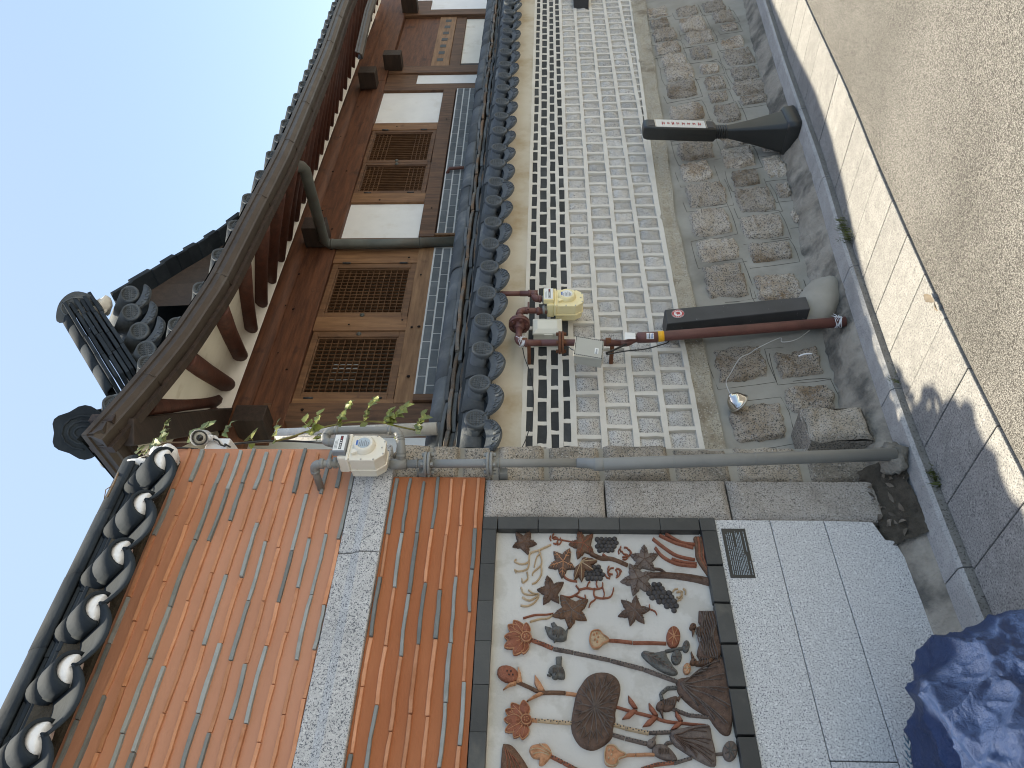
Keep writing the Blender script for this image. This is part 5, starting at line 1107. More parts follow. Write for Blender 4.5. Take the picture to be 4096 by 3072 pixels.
def gas_meter(t, cx, zt, yf, W, H, Dp, paint, label, digits, sl=0):
    """front faces -y; zt top of the body; W wide, H tall, Dp deep"""
    x0, x1 = cx-W/2, cx+W/2; yb = yf+Dp
    m = MB(); c_ = W*.30                                       # octagonal drum below the index head
    P_ = [(x0, zt-.05), (x0, zt-H+c_), (x0+c_*.8, zt-H), (x1-c_*.8, zt-H), (x1, zt-H+c_), (x1, zt-.05)]
    m.prism([(x, yf+.012, z) for x, z in P_], (0, Dp*.52, 0)); m.build('body', paint, t, bevel=.006)
    m = MB(); P2 = [(lerp(cx, x, 1.05), z-.004*(z < zt-.06)) for x, z in P_]; m.prism([(x, yf, z) for x, z in P2], (0, .0125, 0)); m.prism([(x, yf+Dp*.54, z) for x, z in P2], (0, .010, 0))
    m.build('cover_rim', paint, t, bevel=.003)
    m = MB(); P3 = [(lerp(cx, x, .95), z+.002) for x, z in P_]; m.prism([(x, yf+Dp*.56, z) for x, z in P3], (0, Dp*.44, 0)); m.build('back_drum', paint, t, bevel=.012)
    m = MB(); dc = Vector((cx+W*.06, yf, zt-H*.56)); m.lathe(dc, (0, -1, 0), [(-.004, W*.37), (.010, W*.36), (.020, W*.32), (.024, W*.29), (.0245, W*.27), (.022, W*.25), (.022, .0005)], 32)
    m.prism([(cx-W*.34, yf-.001, zt-.064), (cx-W*.18, yf-.001, zt-.060), (cx-W*.05, yf-.001, zt-H*.45), (cx-W*.20, yf-.001, zt-H*.52)], (0, -.014, 0)); m.build('diaphragm_dome', paint, t, bevel=.003)
    m = MB(); m.lathe(dc+Vector((0, -.0222, 0)), (0, -1, 0), [(0, W*.215), (.001, W*.215), (.0011, .0005)], 28, 0, False)
    for k in range(6): m.box(dc.x-W*.15, dc.x+W*(.02+.12*((k*7) % 5)/5), yf-.0238, yf-.0232, dc.z-.022+k*.0075, dc.z-.0185+k*.0075, 1)
    m.box(dc.x-W*.1, dc.x+W*.1, yf-.0239, yf-.0232, dc.z+.024, dc.z+.031, 2); m.build('rating_label', [label, G['ink_grey'], G['ink_blue']], t)
    m = MB(); m.box(x0-.006, x1+.006, yf-.006, yb*.5+yf*.5+.01, zt-.052, zt-.040); m.build('neck_flange', paint, t, bevel=.003)
    m = MB(); m.box(x0+.012, x1-.004, yf+.006, yf+Dp*.82, zt-.042, zt); m.build('port_block', paint, t, bevel=.008)
    for px in (x0+.028, x1-.020):
        m = MB(); m.lathe((px, yf+Dp*.45, zt-.004), (0, 0, 1), [(0, .020), (.012, .020), (.014, .024), (.026, .024), (.028, .016)], 14); m.build('union_nut', G['pipe_grey'], t)
    ix0, ix1 = cx-W*.30, cx+W*.44                              # index head
    m = MB(); m.box(ix0, ix1, yf-.020, yf+.010, zt-.038, zt+.018); m.build('index_head', paint if sl else G['ink_grey'], t, bevel=.004)
    m = MB(); m.box(ix0+.006, ix1-.006, yf-.0225, yf-.0203, zt-.033, zt+.014); m.box(ix0+.012, ix1-.012, yf-.0232, yf-.0222, zt-.020, zt-.009, 1)
    for k in range(7): xx = lerp(ix0+.017, ix1-.019, k/6); m.box(xx-.0022, xx+.0022, yf-.0238, yf-.0230, zt-.0175, zt-.0115, 0 if k < 5 else 2)
    for k in range(3): m.box(ix0+.014, ix1-.03-.006*k, yf-.0231, yf-.0223, zt-.001+k*.0045, zt+.0008+k*.0045, 3)
    m.build('index_plate', [G['label_white'], G['ink'], G['ink_red'], G['ink_grey']], t)
    m = MB()
    for x, z in P2+[((P2[0][0]+P2[1][0])/2, (P2[0][1]+P2[1][1])/2), (cx, zt-H+.004)]:
        x = lerp(cx, x, .92); z = lerp(zt-H/2, z, .93); m.lathe((x, yf+.001, z), (0, -1, 0), [(0, .0045), (.003, .004), (.0045, .001)], 8)
    m.build('cover_screws', G['chrome_dull'], t)
t = thing('gas_meter', 'weathered off-white gas meter with rust stains at the end of the grey stone beam', 'gas meter', (2.02, 2.47, 2.15))
gas_meter(t, 2.020, 2.345, 2.425, .128, .195, .125, G['meter_white'], G['label_blue'], 7)

mp_ = thing('gas_pipe', 'maroon gas pipe with yellow band rising up the white grid wall', 'pipe', (2.965, 2.58, 0))
m = MB(); a = Vector((2.946, 2.64, .90)); b = Vector((2.966, 2.560, -.03)); m.tube([a+Vector((0, .004, .06)), a, b], .0265, 18); m.build('thick_pipe', G['pipe_maroon'], mp_)
m = MB(); m.lathe((2.9452, 2.645, .965), (.0, -.05, -1), [(-.045, .019), (-.04, .027), (0, .0285), (.06, .0285), (.062, .0268)], 18); m.build('collar', G['pipe_maroon'], mp_)
pd = Vector((2.966, 2.560, -.03))-Vector((2.946, 2.64, .90)); m = MB(); m.lathe(Vector((2.946, 2.640, .9005)), pd, [(0, .0262), (0, .0282), (.030, .0282), (.030, .0262)], 20); m.build('yellow_band', G['tape_yellow'], mp_)
m = MB()
for (t0, t1, mi) in ((3.55, 4.75, 0),): 
    m.grid(lambda u, v: (2.9452+.0291*math.cos(lerp(t0, t1, u)), 2.6438+.0291*math.sin(lerp(t0, t1, u)), lerp(.925, .962, v)), 8, 2, 0)
    for k in range(4): m.grid(lambda u, v: (2.9452+.0295*math.cos(lerp(t0+.1, t1-.15-.1*(k % 2), u)), 2.6438+.0295*math.sin(lerp(t0+.1, t1-.15-.1*(k % 2), u)), lerp(.929+k*.008, .9325+k*.008, v)), 8, 1, 1 if k != 2 else 2)
m.build('pipe_sticker', [G['label_white'], G['ink_blue'], G['ink']], mp_)
m = MB(); piperun(m, [(2.9445, 2.648, .985), (2.944, 2.655, 1.02), (2.915, 2.66, 1.06), (2.923, 2.66, 1.12)], .0175, .02, 14, 0, False)
m.tube([Vector((2.919, 2.66, 1.09)), Vector((2.924, 2.66, 1.25)), Vector((2.922, 2.66, 1.56))], .0175, 14)
piperun(m, [(2.922, 2.66, 1.50), (2.922, 2.66, 1.618), (3.083, 2.67, 1.618)], .0175, .03)
piperun(m, [(3.083, 2.67, 1.618), (3.207, 2.68, 1.618), (3.207, 2.685, 1.47)], .0165, .03); m.build('thin_pipe', G['pipe_maroon'], mp_)
m = MB(); flange(m, (2.923, 2.66, 1.398), (0, 0, 1), .060, .013, 22); m.build('flange', G['rust'], mp_)
m = MB(); flange(m, (3.083, 2.672, 1.617), (1, 0, 0), .057, .013, 26, 6); m.lathe((3.083, 2.672, 1.617), (1, 0, 0), [(-.05, .019), (-.03, .026), (-.013, .034), (.013, .034), (.03, .026), (.05, .019)], 20)
m.build('regulator_disc', G['pipe_maroon'], mp_)
m = MB()
for z in (1.155, 1.585): m.lathe((2.927, 2.66, z), (0, 0, 1), [(-.014, .019), (-.012, .023), (.012, .023), (.014, .019)], 14); m.box(2.90, 2.93, 2.67, 2.80, z-.03, z-.012)
m.build('pipe_clamp', G['rust'], mp_)
m = MB(); piperun(m, [(3.311, 2.685, 1.465), (3.311, 2.685, 1.538), (3.366, 2.69, 1.536), (3.366, 2.69, 1.62)], .0165, .022)
m.tube([Vector((3.366, 2.69, 1.56)), Vector((3.364, 2.69, 1.80))], .0145, 14); m.lathe((3.366, 2.69, 1.52), (0, 0, 1), [(0, .02), (.03, .02), (.032, .016)], 12)
m.lathe((3.207, 2.685, 1.505), (0, 0, 1), [(0, .018), (.002, .024), (.02, .024), (.022, .018)], 6); m.box(3.19, 3.25, 2.655, 2.662, 1.565, 1.575); m.build('meter_leg', G['pipe_maroon'], mp_)
def string_knot(name, c, r, par, n=5, up=1):
    m = MB(); c = Vector(c)
    for k in range(n):
        o = (k-n/2)*.006; m.tube([c+Vector((r*math.cos(t), r*math.sin(t), o+.004*math.sin(t*2+k))) for t in [i*.5+k for i in range(13)]], .0016, 4)
    for k in range(5):
        a = rng.uniform(3.6, 5.6); p = c+Vector((r*math.cos(4.6), r*math.sin(4.6), 0)); m.tube([p, p+Vector((.012*math.cos(a), -.012, .01*k*.3)), p+Vector((.028*math.cos(a+.5), -.008, -.02+.013*k))], .0015, 4)
    m.build(name, G['string_white'], par)
string_knot('white_string', (2.922, 2.66, 1.60), .021, mp_, 6); string_knot('white_string', (2.965, 2.562, .012), .028, mp_, 6)
m = MB(); p0 = Vector((2.955, 2.62, 1.02))
m.prism([p0+Vector((x, .004*k, z)) for k, (x, z) in enumerate(((-.05, .0), (-.045, .055), (.01, .05), (.012, -.004)))], (0, -.0008, 0)); m.build('paper_tag', G['label_white'], mp_)

t = thing('gas_meter', 'clean cream yellow gas meter on the maroon pipes of the white grid wall', 'gas meter', (3.25, 2.7, 1.29))
gas_meter(t, 3.253, 1.470, 2.630, .135, .195, .115, G['meter_cream'], G['label_white'], 7, 1)

t = thing('utility_box', 'ivory plastic box with a sloped lid between the cream meter and the tilted box', 'box', (3.085, 2.73, 1.39))
m = MB(); m.box(3.030, 3.142, 2.70, 2.79, 1.393, 1.542); m.build('case', G['ivory'], t, bevel=.006)
m = MB(); A = [(3.024, 2.70, 1.388), (3.147, 2.70, 1.388), (3.147, 2.70, 1.547), (3.024, 2.70, 1.547)]; B = [(3.026, 2.688, 1.390), (3.145, 2.688, 1.390), (3.145, 2.688, 1.545), (3.026, 2.688, 1.545)]; C2 = [(3.050, 2.674, 1.415), (3.121, 2.674, 1.415), (3.121, 2.674, 1.520), (3.050, 2.674, 1.520)]
m.add(A+B+C2, [(0, 1, 5, 4), (1, 2, 6, 5), (2, 3, 7, 6), (3, 0, 4, 7), (4, 5, 9, 8), (5, 6, 10, 9), (6, 7, 11, 10), (7, 4, 8, 11), (8, 9, 10, 11), (3, 2, 1, 0)]); m.build('lid', G['ivory'], t, bevel=.002)
m = MB(); m.box(3.018, 3.026, 2.69, 2.725, 1.44, 1.485); m.build('latch', G['ivory'], t, bevel=.002)
t = thing('junction_box', 'tilted beige grey plastic box with a small white label hanging on the maroon pipe', 'box', (2.80, 2.6, 1.2))
cs = [Vector(p) for p in ((2.873, 2.58, 1.327), (2.838, 2.58, 1.182), (2.711, 2.58, 1.206), (2.746, 2.58, 1.342))]
ux = (cs[0]-cs[3]).normalized(); uz = (cs[3]-cs[2]).normalized(); uy = Vector((0, 1, 0)); cc_ = sum(cs, Vector())/4
m = MB(); m.obox(cc_+uy*.030, ux*.066, uy*.028, uz*.070); m.build('case', G['box_grey'], t, bevel=.005)
m = MB(); m.obox(cc_+uy*.0, ux*.069, uy*.0075, uz*.073); m.build('lid', G['box_grey'], t, bevel=.004)
m = MB()
for s in (-1, 1):
    for k in range(14): m.obox(cc_-uy*.0078+ux*(s*.064)+uz*(-.066+k*.0102), ux*.0018, uy*.0009, uz*.0035)
    for k in range(13): m.obox(cc_-uy*.0078+uz*(s*.068)+ux*(-.062+k*.0103), ux*.0035, uy*.0009, uz*.0018)
m.build('gasket_marks', G['ink'], t)
m = MB(); m.obox(cc_-uy*.0082-uz*.040-ux*.018, ux*.021, uy*.0007, uz*.0095, 0)
for k in range(5): m.obox(cc_-uy*.0092-uz*.040-ux*(.018-.010+k*.006), ux*.0016, uy*.0005, uz*.0042, 1)
m.obox(cc_-uy*.0092-uz*.040-ux*.034, ux*.003, uy*.0005, uz*.005, 1); m.build('label', [G['label_white'], G['ink_grey']], t)
m = MB()
for s in (-.04, .04): m.obox(cc_+ux*.071+uz*s+uy*.004, ux*.004, uy*.01, uz*.011)
m.lathe(cc_+ux*.07+uz*.002, -uy, [(0, .006), (.01, .006), (.011, .002)], 10); m.build('latch', G['box_grey'], t, bevel=.001)
def cable(label, pts, r, mt, name='cable', grp=None):
    m = MB(); m.tube([Vector(p) for p in smooth_poly([tuple(p) for p in pts], 5, False)], r, 7); o = m.build(name, G[mt]); return tag(o, label, 'cable', grp)
cable('thin grey wire from the ivory box to the tilted box', [(3.03, 2.75, 1.395), (3.0, 2.74, 1.37), (2.93, 2.72, 1.33), (2.87, 2.62, 1.30)], .003, 'ink_grey')
cable('taut black cable from tilted box up to black cable cover', [(2.80, 2.62, 1.175), (2.86, 2.64, 1.11), (2.98, 2.68, .985), (3.04, 2.70, .90), (3.05, 2.70, .85), (3.05, 2.69, .80)], .0055, 'cable_black')
cable('thin black cable sagging in a loop beneath the maroon pipe collar', [(2.79, 2.62, 1.175), (2.815, 2.62, 1.08), (2.83, 2.62, .98), (2.86, 2.62, .90), (2.93, 2.66, .845), (3.02, 2.69, .835)], .0035, 'cable_black')
cable('black wire hanging from the pipe knot down to the stone strip', [Z7(150, 650, 2.70), Z7(165, 720, 2.74), Z7(205, 830, 2.76), Z7(222, 960, 2.77), Z7(215, 1100, 2.76), Z7(170, 1260, 2.72), Z7(110, 1370, 2.64)], .0022, 'cable_black')

t = thing('cable_cover', 'long black steel cable cover leaning on the wall with a round red sticker', 'cable cover', (3.1, 2.63, .1))
m = MB(); T = [(3.046, 2.640, .842), (3.162, 2.640, .842), (3.162, 2.76, .842), (3.046, 2.76, .842)]; B = [(3.060, 2.553, .12), (3.158, 2.553, .12), (3.158, 2.70, .12), (3.060, 2.70, .12)]
m.hexa([Vector(p) for p in B]+[Vector(p) for p in T]); m.build('channel', G['black_steel'], t, bevel=.004)
fy_ = lambda z: lerp(2.553, 2.640, (z-.12)/.722); sc = Vector((3.117, 0, .778)); sc.y = fy_(sc.z); dn = Vector((0, -1, .12)).normalized(); ub = Vector((1, 0, 0)); vb = ub.cross(dn).normalized()
if vb.z < 0: vb = -vb
m = MB(); m.lathe(sc+dn*.0012, dn, [(-.004, .0325), (.0006, .0325), (.0007, .0003)], 32, 0, False); m.lathe(sc+dn*.0016, dn, [(0, .0315), (.0004, .0315), (.0005, .0003)], 32, 1, False); m.lathe(sc+dn*.0024, dn, [(0, .0205), (.0004, .0205), (.0005, .0003)], 32, 0, False)
hand = [(-.010, -.013), (.012, -.010), (.014, .000), (.0105, .013), (.007, .003), (.005, .016), (.002, .004), (-.001, .014), (-.003, .003), (-.006, .004), (-.014, .008), (-.008, -.002)]
m.prism([sc+dn*.0030+ub*x+vb*z for x, z in hand], dn*.0005, 1)
for k in range(16):
    if k in (3, 4, 11, 12): continue
    a = k/16*2*PI_; c = sc+dn*.0024+(ub*math.cos(a)+vb*math.sin(a))*.026; m.obox(c, (ub*math.cos(a)+vb*math.sin(a))*.0032, (ub*-math.sin(a)+vb*math.cos(a))*.0014, dn*.0003, 0)
m.build('round_sticker', [G['label_white'], G['ink_red']], t)
m = MB(); rr = random.Random(3)
def bould(u, v):
    a = u*2*PI_; b = (v-.5)*PI_; d = Vector((math.cos(a)*math.cos(b), math.sin(a)*math.cos(b), math.sin(b))); c = Vector((3.225, 2.64, .0)); k = 1+.10*N((d.x*1.6, d.y*1.6, d.z*1.6+3))+.04*N((d.x*5, d.y*5, d.z*5))
    sx = d.x*.185*k; return (c.x+sx, c.y+d.y*.10*k, c.z+d.z*.125*k-.42*sx)
m.grid(bould, 28, 18); tag(m.build('boulder', G['mortar']), 'smooth grey cement-coated boulder at the foot of the cable cover', 'boulder')
m = MB(); n = 12
rough_face(m, 2.195, 2.385, .055, .325, 2.565, 2.9, .022, 4.4, 14, 18, .03)
for i, (x, y, z) in enumerate(m.v):
    if y < 2.85: m.v[i] = (x+.012*N((z*12, y*9, 1)), y+.03*N((x*8, z*8, 5)), z+.012*N((x*12, y*9, 9)))
tag(m.build('granite_block', G['granite_old']), 'rough broken granite block jutting out at the foot of the wall beside the grey pipe', 'stone block')

t = thing('wall_lamp', 'small chrome dome lamp hanging on rubble wall by its white wire', 'lamp', (2.585, 2.70, .53))
ax_ = Vector((.30, -.62, .72)).normalized(); c = Vector((2.572, 2.735, .545))
m = MB(); m.lathe(c, ax_, [(-.012, .046), (-.006, .052), (0, .053), (.004, .049), (.018, .045), (.034, .036), (.044, .024), (.048, .016), (.052, .014), (.058, .010), (.059, .001)], 28); m.build('dome', G['chrome'], t)
m = MB(); m.lathe(c-ax_*.008, ax_, [(-.006, .05), (-.002, .056), (.003, .056), (.005, .05)], 28); m.build('rim', G['chrome_dull'], t)
m = MB(); m.tube([Vector(p) for p in smooth_poly([tuple(c+ax_*.045), tuple(Z7(1500, 880, 2.70)), tuple(Z7(1530, 820, 2.73)), tuple(Z7(1590, 720, 2.71)), tuple(Z7(1659, 685, 2.70)), tuple(Z8(200, 590, 2.66)), tuple(Z8(330, 530, 2.64)), tuple(Z8(345, 555, 2.63)), tuple(Z8(430, 540, 2.63)), tuple(Z8(510, 485, 2.66))], 5, False)], .0023, 6); m.build('wire', G['cable_white'], t)
m = MB(); m.tube([Vector(p) for p in smooth_poly([tuple(Z8(445, 640, 2.645)), tuple(Z8(480, 628, 2.64)), tuple(Z8(525, 625, 2.64))], 4, False)], .004, 6); tag(m.build('wire_scrap', G['string_white']), 'short scrap of white wire stuck low on rubble wall', 'wire')

# ---- CCTV camera on its box
t = thing('security_camera', 'white bullet security camera on a white box at the top corner of terracotta wall', 'camera', (2.21, 2.62, 2.98))
m = MB(); m.hexa([(2.165, 2.63, 2.925), (2.245, 2.63, 2.925), (2.275, 2.76, 2.925), (2.18, 2.76, 2.925), (2.165, 2.63, 3.03), (2.245, 2.63, 3.03), (2.275, 2.76, 3.03), (2.18, 2.76, 3.03)]); m.build('mount_box', G['cctv_white'], t, bevel=.006)
cdv = (CAMP+Vector((-.15, 0, .9))-Vector((2.20, 2.57, 3.03))).normalized(); c = Vector((2.199, 2.575, 3.035))
m = MB(); m.lathe(c, cdv, [(-.085, .026), (-.08, .033), (0, .033), (.004, .032)], 24); m.build('barrel', G['cctv_white'], t)
m = MB(); m.lathe(c+cdv*.003, cdv, [(0, .0335), (.004, .0335), (.006, .030), (.003, .028), (.003, .0003)], 24); m.build('bezel', G['black_rubber'], t)
m = MB(); m.lathe(c+cdv*.0065, cdv, [(0, .027), (.001, .027), (.0012, .016), (.0005, .0003)], 24); m.build('led_ring', G['lens_ring'], t)
m = MB(); m.lathe(c+cdv*.0075, cdv, [(0, .0155), (.003, .0145), (.003, .006), (.005, .0055), (.0052, .0003)], 20); m.build('lens', G['glass_dark'], t)
s_ = cdv.cross(Vector((0, 0, 1))).normalized(); u_ = s_.cross(cdv)
m = MB(); m.grid(lambda u, v: c+cdv*lerp(-.085, .022, v)+(s_*math.cos(lerp(.35, 2.8, u))+u_*math.sin(lerp(.35, 2.8, u)))*.0375, 12, 3); m.build('sunshield', G['cctv_white'], t, solid=.002)
m = MB(); m.lathe(c-cdv*.03-u_*.03+s_*-.0, u_, [(-.02, .012), (0, .014), (.01, .012)], 12); m.tube([c-cdv*.02-u_*.034, c-cdv*.05-u_*.05, Vector((2.20, 2.64, 2.95))], .011, 10); m.build('swivel_arm', G['cctv_white'], t)
m = MB(); m.tube([Vector(p) for p in smooth_poly([tuple(c-cdv*.06-u_*.02), (2.205, 2.60, 2.965), (2.19, 2.61, 2.95), (2.185, 2.615, 2.93), (2.20, 2.62, 2.935), (2.19, 2.63, 2.91)], 5, False)], .004, 7); m.build('camera_lead', G['cable_black'], t)
cable('black cable running from the security camera to dark eaves corner', [(2.26, 2.70, 2.995), (2.33, 2.75, 2.80), (2.35, 2.78, 2.62), (2.30, 2.74, 2.45), (2.28, 2.70, 2.30)], .005, 'cable_black')
cable('black cable along the coping end left of the security camera', [(2.17, 2.62, 3.05), (2.16, 2.60, 3.12), (2.14, 2.60, 3.20), (2.15, 2.66, 3.33)], .004, 'cable_black')
# ---- wrapped white conduit and vine
m = MB(); m.tube([Vector((2.452, 2.85, 2.82)), Vector((2.47, 2.85, 2.5)), Vector((2.497, 2.85, 2.02))], .033, 16)
tag(m.build('wrapped_pipe', G['wrap']), 'pale tape-wrapped pipe rising behind the old white gas meter', 'pipe')
vt = thing('climbing_vine', 'thin climbing vine with yellow green leaves along the right edge of terracotta wall', 'vine', (2.4, 2.7, 2.1))
st1 = [Z6(0, 1270, 2.70), Z6(110, 1240, 2.70), Z6(230, 1200, 2.71), Z6(450, 1150, 2.72), Z6(560, 1140, 2.72), Z6(690, 1140, 2.72), Z6(790, 1165, 2.73), Z6(930, 1195, 2.74)]
st2 = [Z6(0, 1270, 2.70), Z5(1640, 1235, 2.76), Z5(1530, 1265, 2.80), Z5(1300, 1280, 2.84), Z5(1000, 1275, 2.86), Z5(780, 1280, 2.86), Z5(720, 1300, 2.84), Z5(600, 1350, 2.80), Z5(480, 1440, 2.66), Z5(420, 1560, 2.56), Z5(380, 1640, 2.55)]
m = MB(); m.tube([Vector(p) for p in smooth_poly([tuple(p) for p in st1], 4, False)], .0045, 6); m.build('green_stem', G['vine_stem'], vt)
m = MB(); m.tube([Vector(p) for p in smooth_poly([tuple(p) for p in st2], 4, False)], .0038, 6)
m.tube([Z5(420, 1560, 2.56), Z5(370, 1590, 2.56), Z5(360, 1650, 2.56)], .002, 5); m.build('dry_stem', G['vine_dry'], vt)
def leaf(m, base, d, nrm, L, W, rr, fold=.25):
    d = d.normalized(); s = d.cross(nrm).normalized(); nrm = s.cross(d); k = 8; vs = []
    prof = [.0, .55, .85, 1.0, .95, .78, .55, .28, 0]; curl = rr.uniform(-.4, .1)
    for i in range(k+1):
        t = i/k; w_ = prof[i]*W*.5*(1+.14*((i % 2)*2-1)); c = base+d*L*t+nrm*(curl*L*t*t)
        vs += [c-s*w_+nrm*fold*w_, c, c+s*w_+nrm*fold*w_]
    m.add(vs, [(i*3+a, i*3+a+1, (i+1)*3+a+1, (i+1)*3+a) for i in range(k) for a in (0, 1)], 0, True)
rr = random.Random(31)
def sprig(root, tipp, n, size, mat, name='leaf_sprig'):
    size *= 1.35; n = int(n*1.3)+1
    root, tipp = Vector(root), Vector(tipp); m = MB(); mid_ = root.lerp(tipp, .5)+Vector((rr.uniform(-.01, .01), -.01, rr.uniform(-.01, .01)))
    pth = [Vector(p) for p in smooth_poly([tuple(root), tuple(mid_), tuple(tipp)], 4, False)]; m.tube(pth, .0016, 5, 1)
    for i in range(n):
        t = (i+.6)/n; p = pth[min(len(pth)-1, int(t*(len(pth)-1)))]; ax0 = (tipp-root).normalized()
        d = (Vector((rr.uniform(-.5, .5), rr.uniform(-.4, .1), -.35))+ax0*.3+Vector((.9, .3, 0))*(1 if i % 2 else -.7)).normalized()
        nr = Vector((rr.uniform(-.5, .5), -1, rr.uniform(.1, .9))).normalized(); leaf(m, p, d, nr, size*rr.uniform(.7, 1.15), size*rr.uniform(.55, .75), rr)
    return m.build(name, [G[mat], G['vine_stem']], vt)
for (x0, y0, x1, y1, Y, n, s, mt) in ((235, 1195, 190, 1140, 2.71, 3, .045, 'leaf'), (240, 1190, 285, 1090, 2.70, 4, .045, 'leaf'), (430, 1160, 415, 1120, 2.72, 3, .042, 'leaf'), (425, 1120, 490, 1005, 2.70, 8, .038, 'leaf'), (590, 1135, 600, 1090, 2.71, 2, .03, 'leaf'), (600, 1100, 680, 970, 2.70, 8, .034, 'leaf'), (720, 1140, 760, 1070, 2.71, 7, .038, 'leaf'), (760, 1140, 870, 1035, 2.71, 10, .036, 'leaf'), (930, 1195, 985, 1085, 2.72, 7, .04, 'leaf'),
        (230, 1205, 250, 1230, 2.70, 3, .035, 'leaf'), (265, 1240, 275, 1265, 2.69, 3, .032, 'leaf'), (565, 1165, 590, 1215, 2.70, 3, .032, 'leaf'), (800, 1180, 805, 1260, 2.70, 4, .025, 'leaf'), (935, 1170, 945, 1215, 2.72, 3, .035, 'leaf_dull'), (0, 1270, 10, 1195, 2.70, 3, .04, 'leaf')):
    sprig(Z6(x0, y0, Y), Z6(x1, y1, Y-.02), n, s, mt)
for (x0, y0, x1, y1, Y, n, s, mt) in ((775, 1275, 740, 1225, 2.60, 4, .035, 'leaf_dull'), (740, 1220, 775, 1130, 2.60, 7, .036, 'leaf_dull'), (915, 1265, 960, 1215, 2.62, 3, .05, 'leaf_dull'), (960, 1215, 1060, 1165, 2.62, 6, .045, 'leaf_dull'), (1145, 1215, 1200, 1150, 2.66, 6, .032, 'leaf_dull'), (640, 1330, 700, 1275, 2.58, 6, .042, 'leaf_dull'), (625, 1345, 580, 1325, 2.58, 4, .045, 'leaf_dull'), (1350, 1275, 1300, 1270, 2.66, 3, .045, 'leaf'), (1500, 1235, 1510, 1140, 2.68, 4, .03, 'leaf_dull')):
    sprig(Z5(x0, y0, Y+.20), Z5(x1, y1, Y+.18), max(2, int(n*.8)), s, mt)

# ---- bollard sign
t = thing('bollard_sign', 'black plastic sign post with silver label standing at the kerb', 'sign', (4.98, 2.56, gz(4.98)+.05))
bz = gz(4.98)+.045; bc = Vector((4.965, 2.565, 0))
def ring(cx, cy, z, hx, hy, r=.25, n=6):
    out = []
    for (sx, sy, a0) in ((1, 1, 0), (-1, 1, PI_/2), (-1, -1, PI_), (1, -1, 1.5*PI_)):
        for k in range(n+1): a = a0+PI_/2*k/n; out.append(Vector((cx+sx*hx*(1-r)+r*hx*math.cos(a), cy+sy*hy*(1-r)+r*hy*math.sin(a), z)))
    return out
def loft(m, rings, mi=0):
    n = len(rings[0]); vs = [p for r in rings for p in r]
    m.add(vs, [(i*n+k, i*n+(k+1) % n, (i+1)*n+(k+1) % n, (i+1)*n+k) for i in range(len(rings)-1) for k in range(n)], mi, True); m.add(rings[0], [tuple(range(n))[::-1]], mi); m.add(rings[-1], [tuple(range(n))], mi)
m = MB(); x, y = bc.x, bc.y
loft(m, [ring(x, y, bz, .135, .13, .22), ring(x, y, bz+.01, .14, .135, .22), ring(x, y, bz+.075, .135, .13, .25), ring(x, y, bz+.09, .12, .115, .3)]); m.build('foot', G['black_rubber'], t)
m = MB(); loft(m, [ring(x, y, bz+.085, .118, .112, .3), ring(x, y, bz+.10, .112, .105, .3), ring(x+.006, y, bz+.30, .068, .062, .3), ring(x+.012, y, bz+.46, .036, .034, .35)]); m.build('cone', G['black_rubber'], t)
m = MB()
for k in range(5): loft(m, [ring(x+.013, y, bz+.455+k*.016, .036, .034, .4), ring(x+.013, y, bz+.459+k*.016, .041, .038, .4), ring(x+.013, y, bz+.467+k*.016, .041, .038, .4), ring(x+.013, y, bz+.470+k*.016, .036, .034, .4)])
m.build('neck', G['black_rubber'], t)
hz0, hz1 = bz+.535, bz+1.03; hx = lambda z: x+.016+.045*(z-hz0)/.5
m = MB(); loft(m, [ring(hx(hz0), y, hz0, .048, .040, .4), ring(hx(hz0+.015), y, hz0+.015, .060, .050, .25), ring(hx(hz1-.03), y, hz1-.03, .060, .050, .22), ring(hx(hz1-.006), y, hz1-.006, .054, .045, .3), ring(hx(hz1), y, hz1, .040, .032, .4)]); m.build('head', G['black_rubber'], t)
def fpan(m, za, zb, ins, d, mi=0):
    yy = y-.050; m.hexa([(hx(za)-.06+ins, yy-d, za), (hx(za)+.06-ins, yy-d, za), (hx(za)+.06-ins, yy+.004, za), (hx(za)-.06+ins, yy+.004, za), (hx(zb)-.06+ins, yy-d, zb), (hx(zb)+.06-ins, yy-d, zb), (hx(zb)+.06-ins, yy+.004, zb), (hx(zb)-.06+ins, yy+.004, zb)], mi)
m = MB(); fpan(m, hz0+.075, hz1-.085, .008, .0015); lb_ = m.build('label', G['silver_film'], t)
m = MB(); rr = random.Random(6); zc = hz1-.13
while zc > hz0+.11:
    hh = rr.uniform(.010, .024); w_ = rr.uniform(.012, .022)
    for (dx, dz, ww, h2) in ((0, 0, w_, .003), (0, -hh*.6, w_*.8, .003), (rr.uniform(-.01, .01), -hh*.3, .003, hh*.45)):
        za = zc+dz; xx = hx(za)+dx; m.box(xx-ww, xx+ww, y-.0525, y-.0512, za-h2, za+h2)
    zc -= hh+.016
m.build('red_lettering', G['ink_red'], lb_)
for (a, b, i_, d_) in ((hz0+.022, hz0+.066, .014, .003), (hz1-.075, hz1-.030, .018, .0025)): m = MB(); fpan(m, a, b, i_, d_); m.build('recess_panel', G['black_steel'], t, bevel=.003)
for a in (hz0+.068, hz1-.083): m = MB(); fpan(m, a, a+.004, .006, .004); m.build('trim_bar', G['chrome_dull'], t)

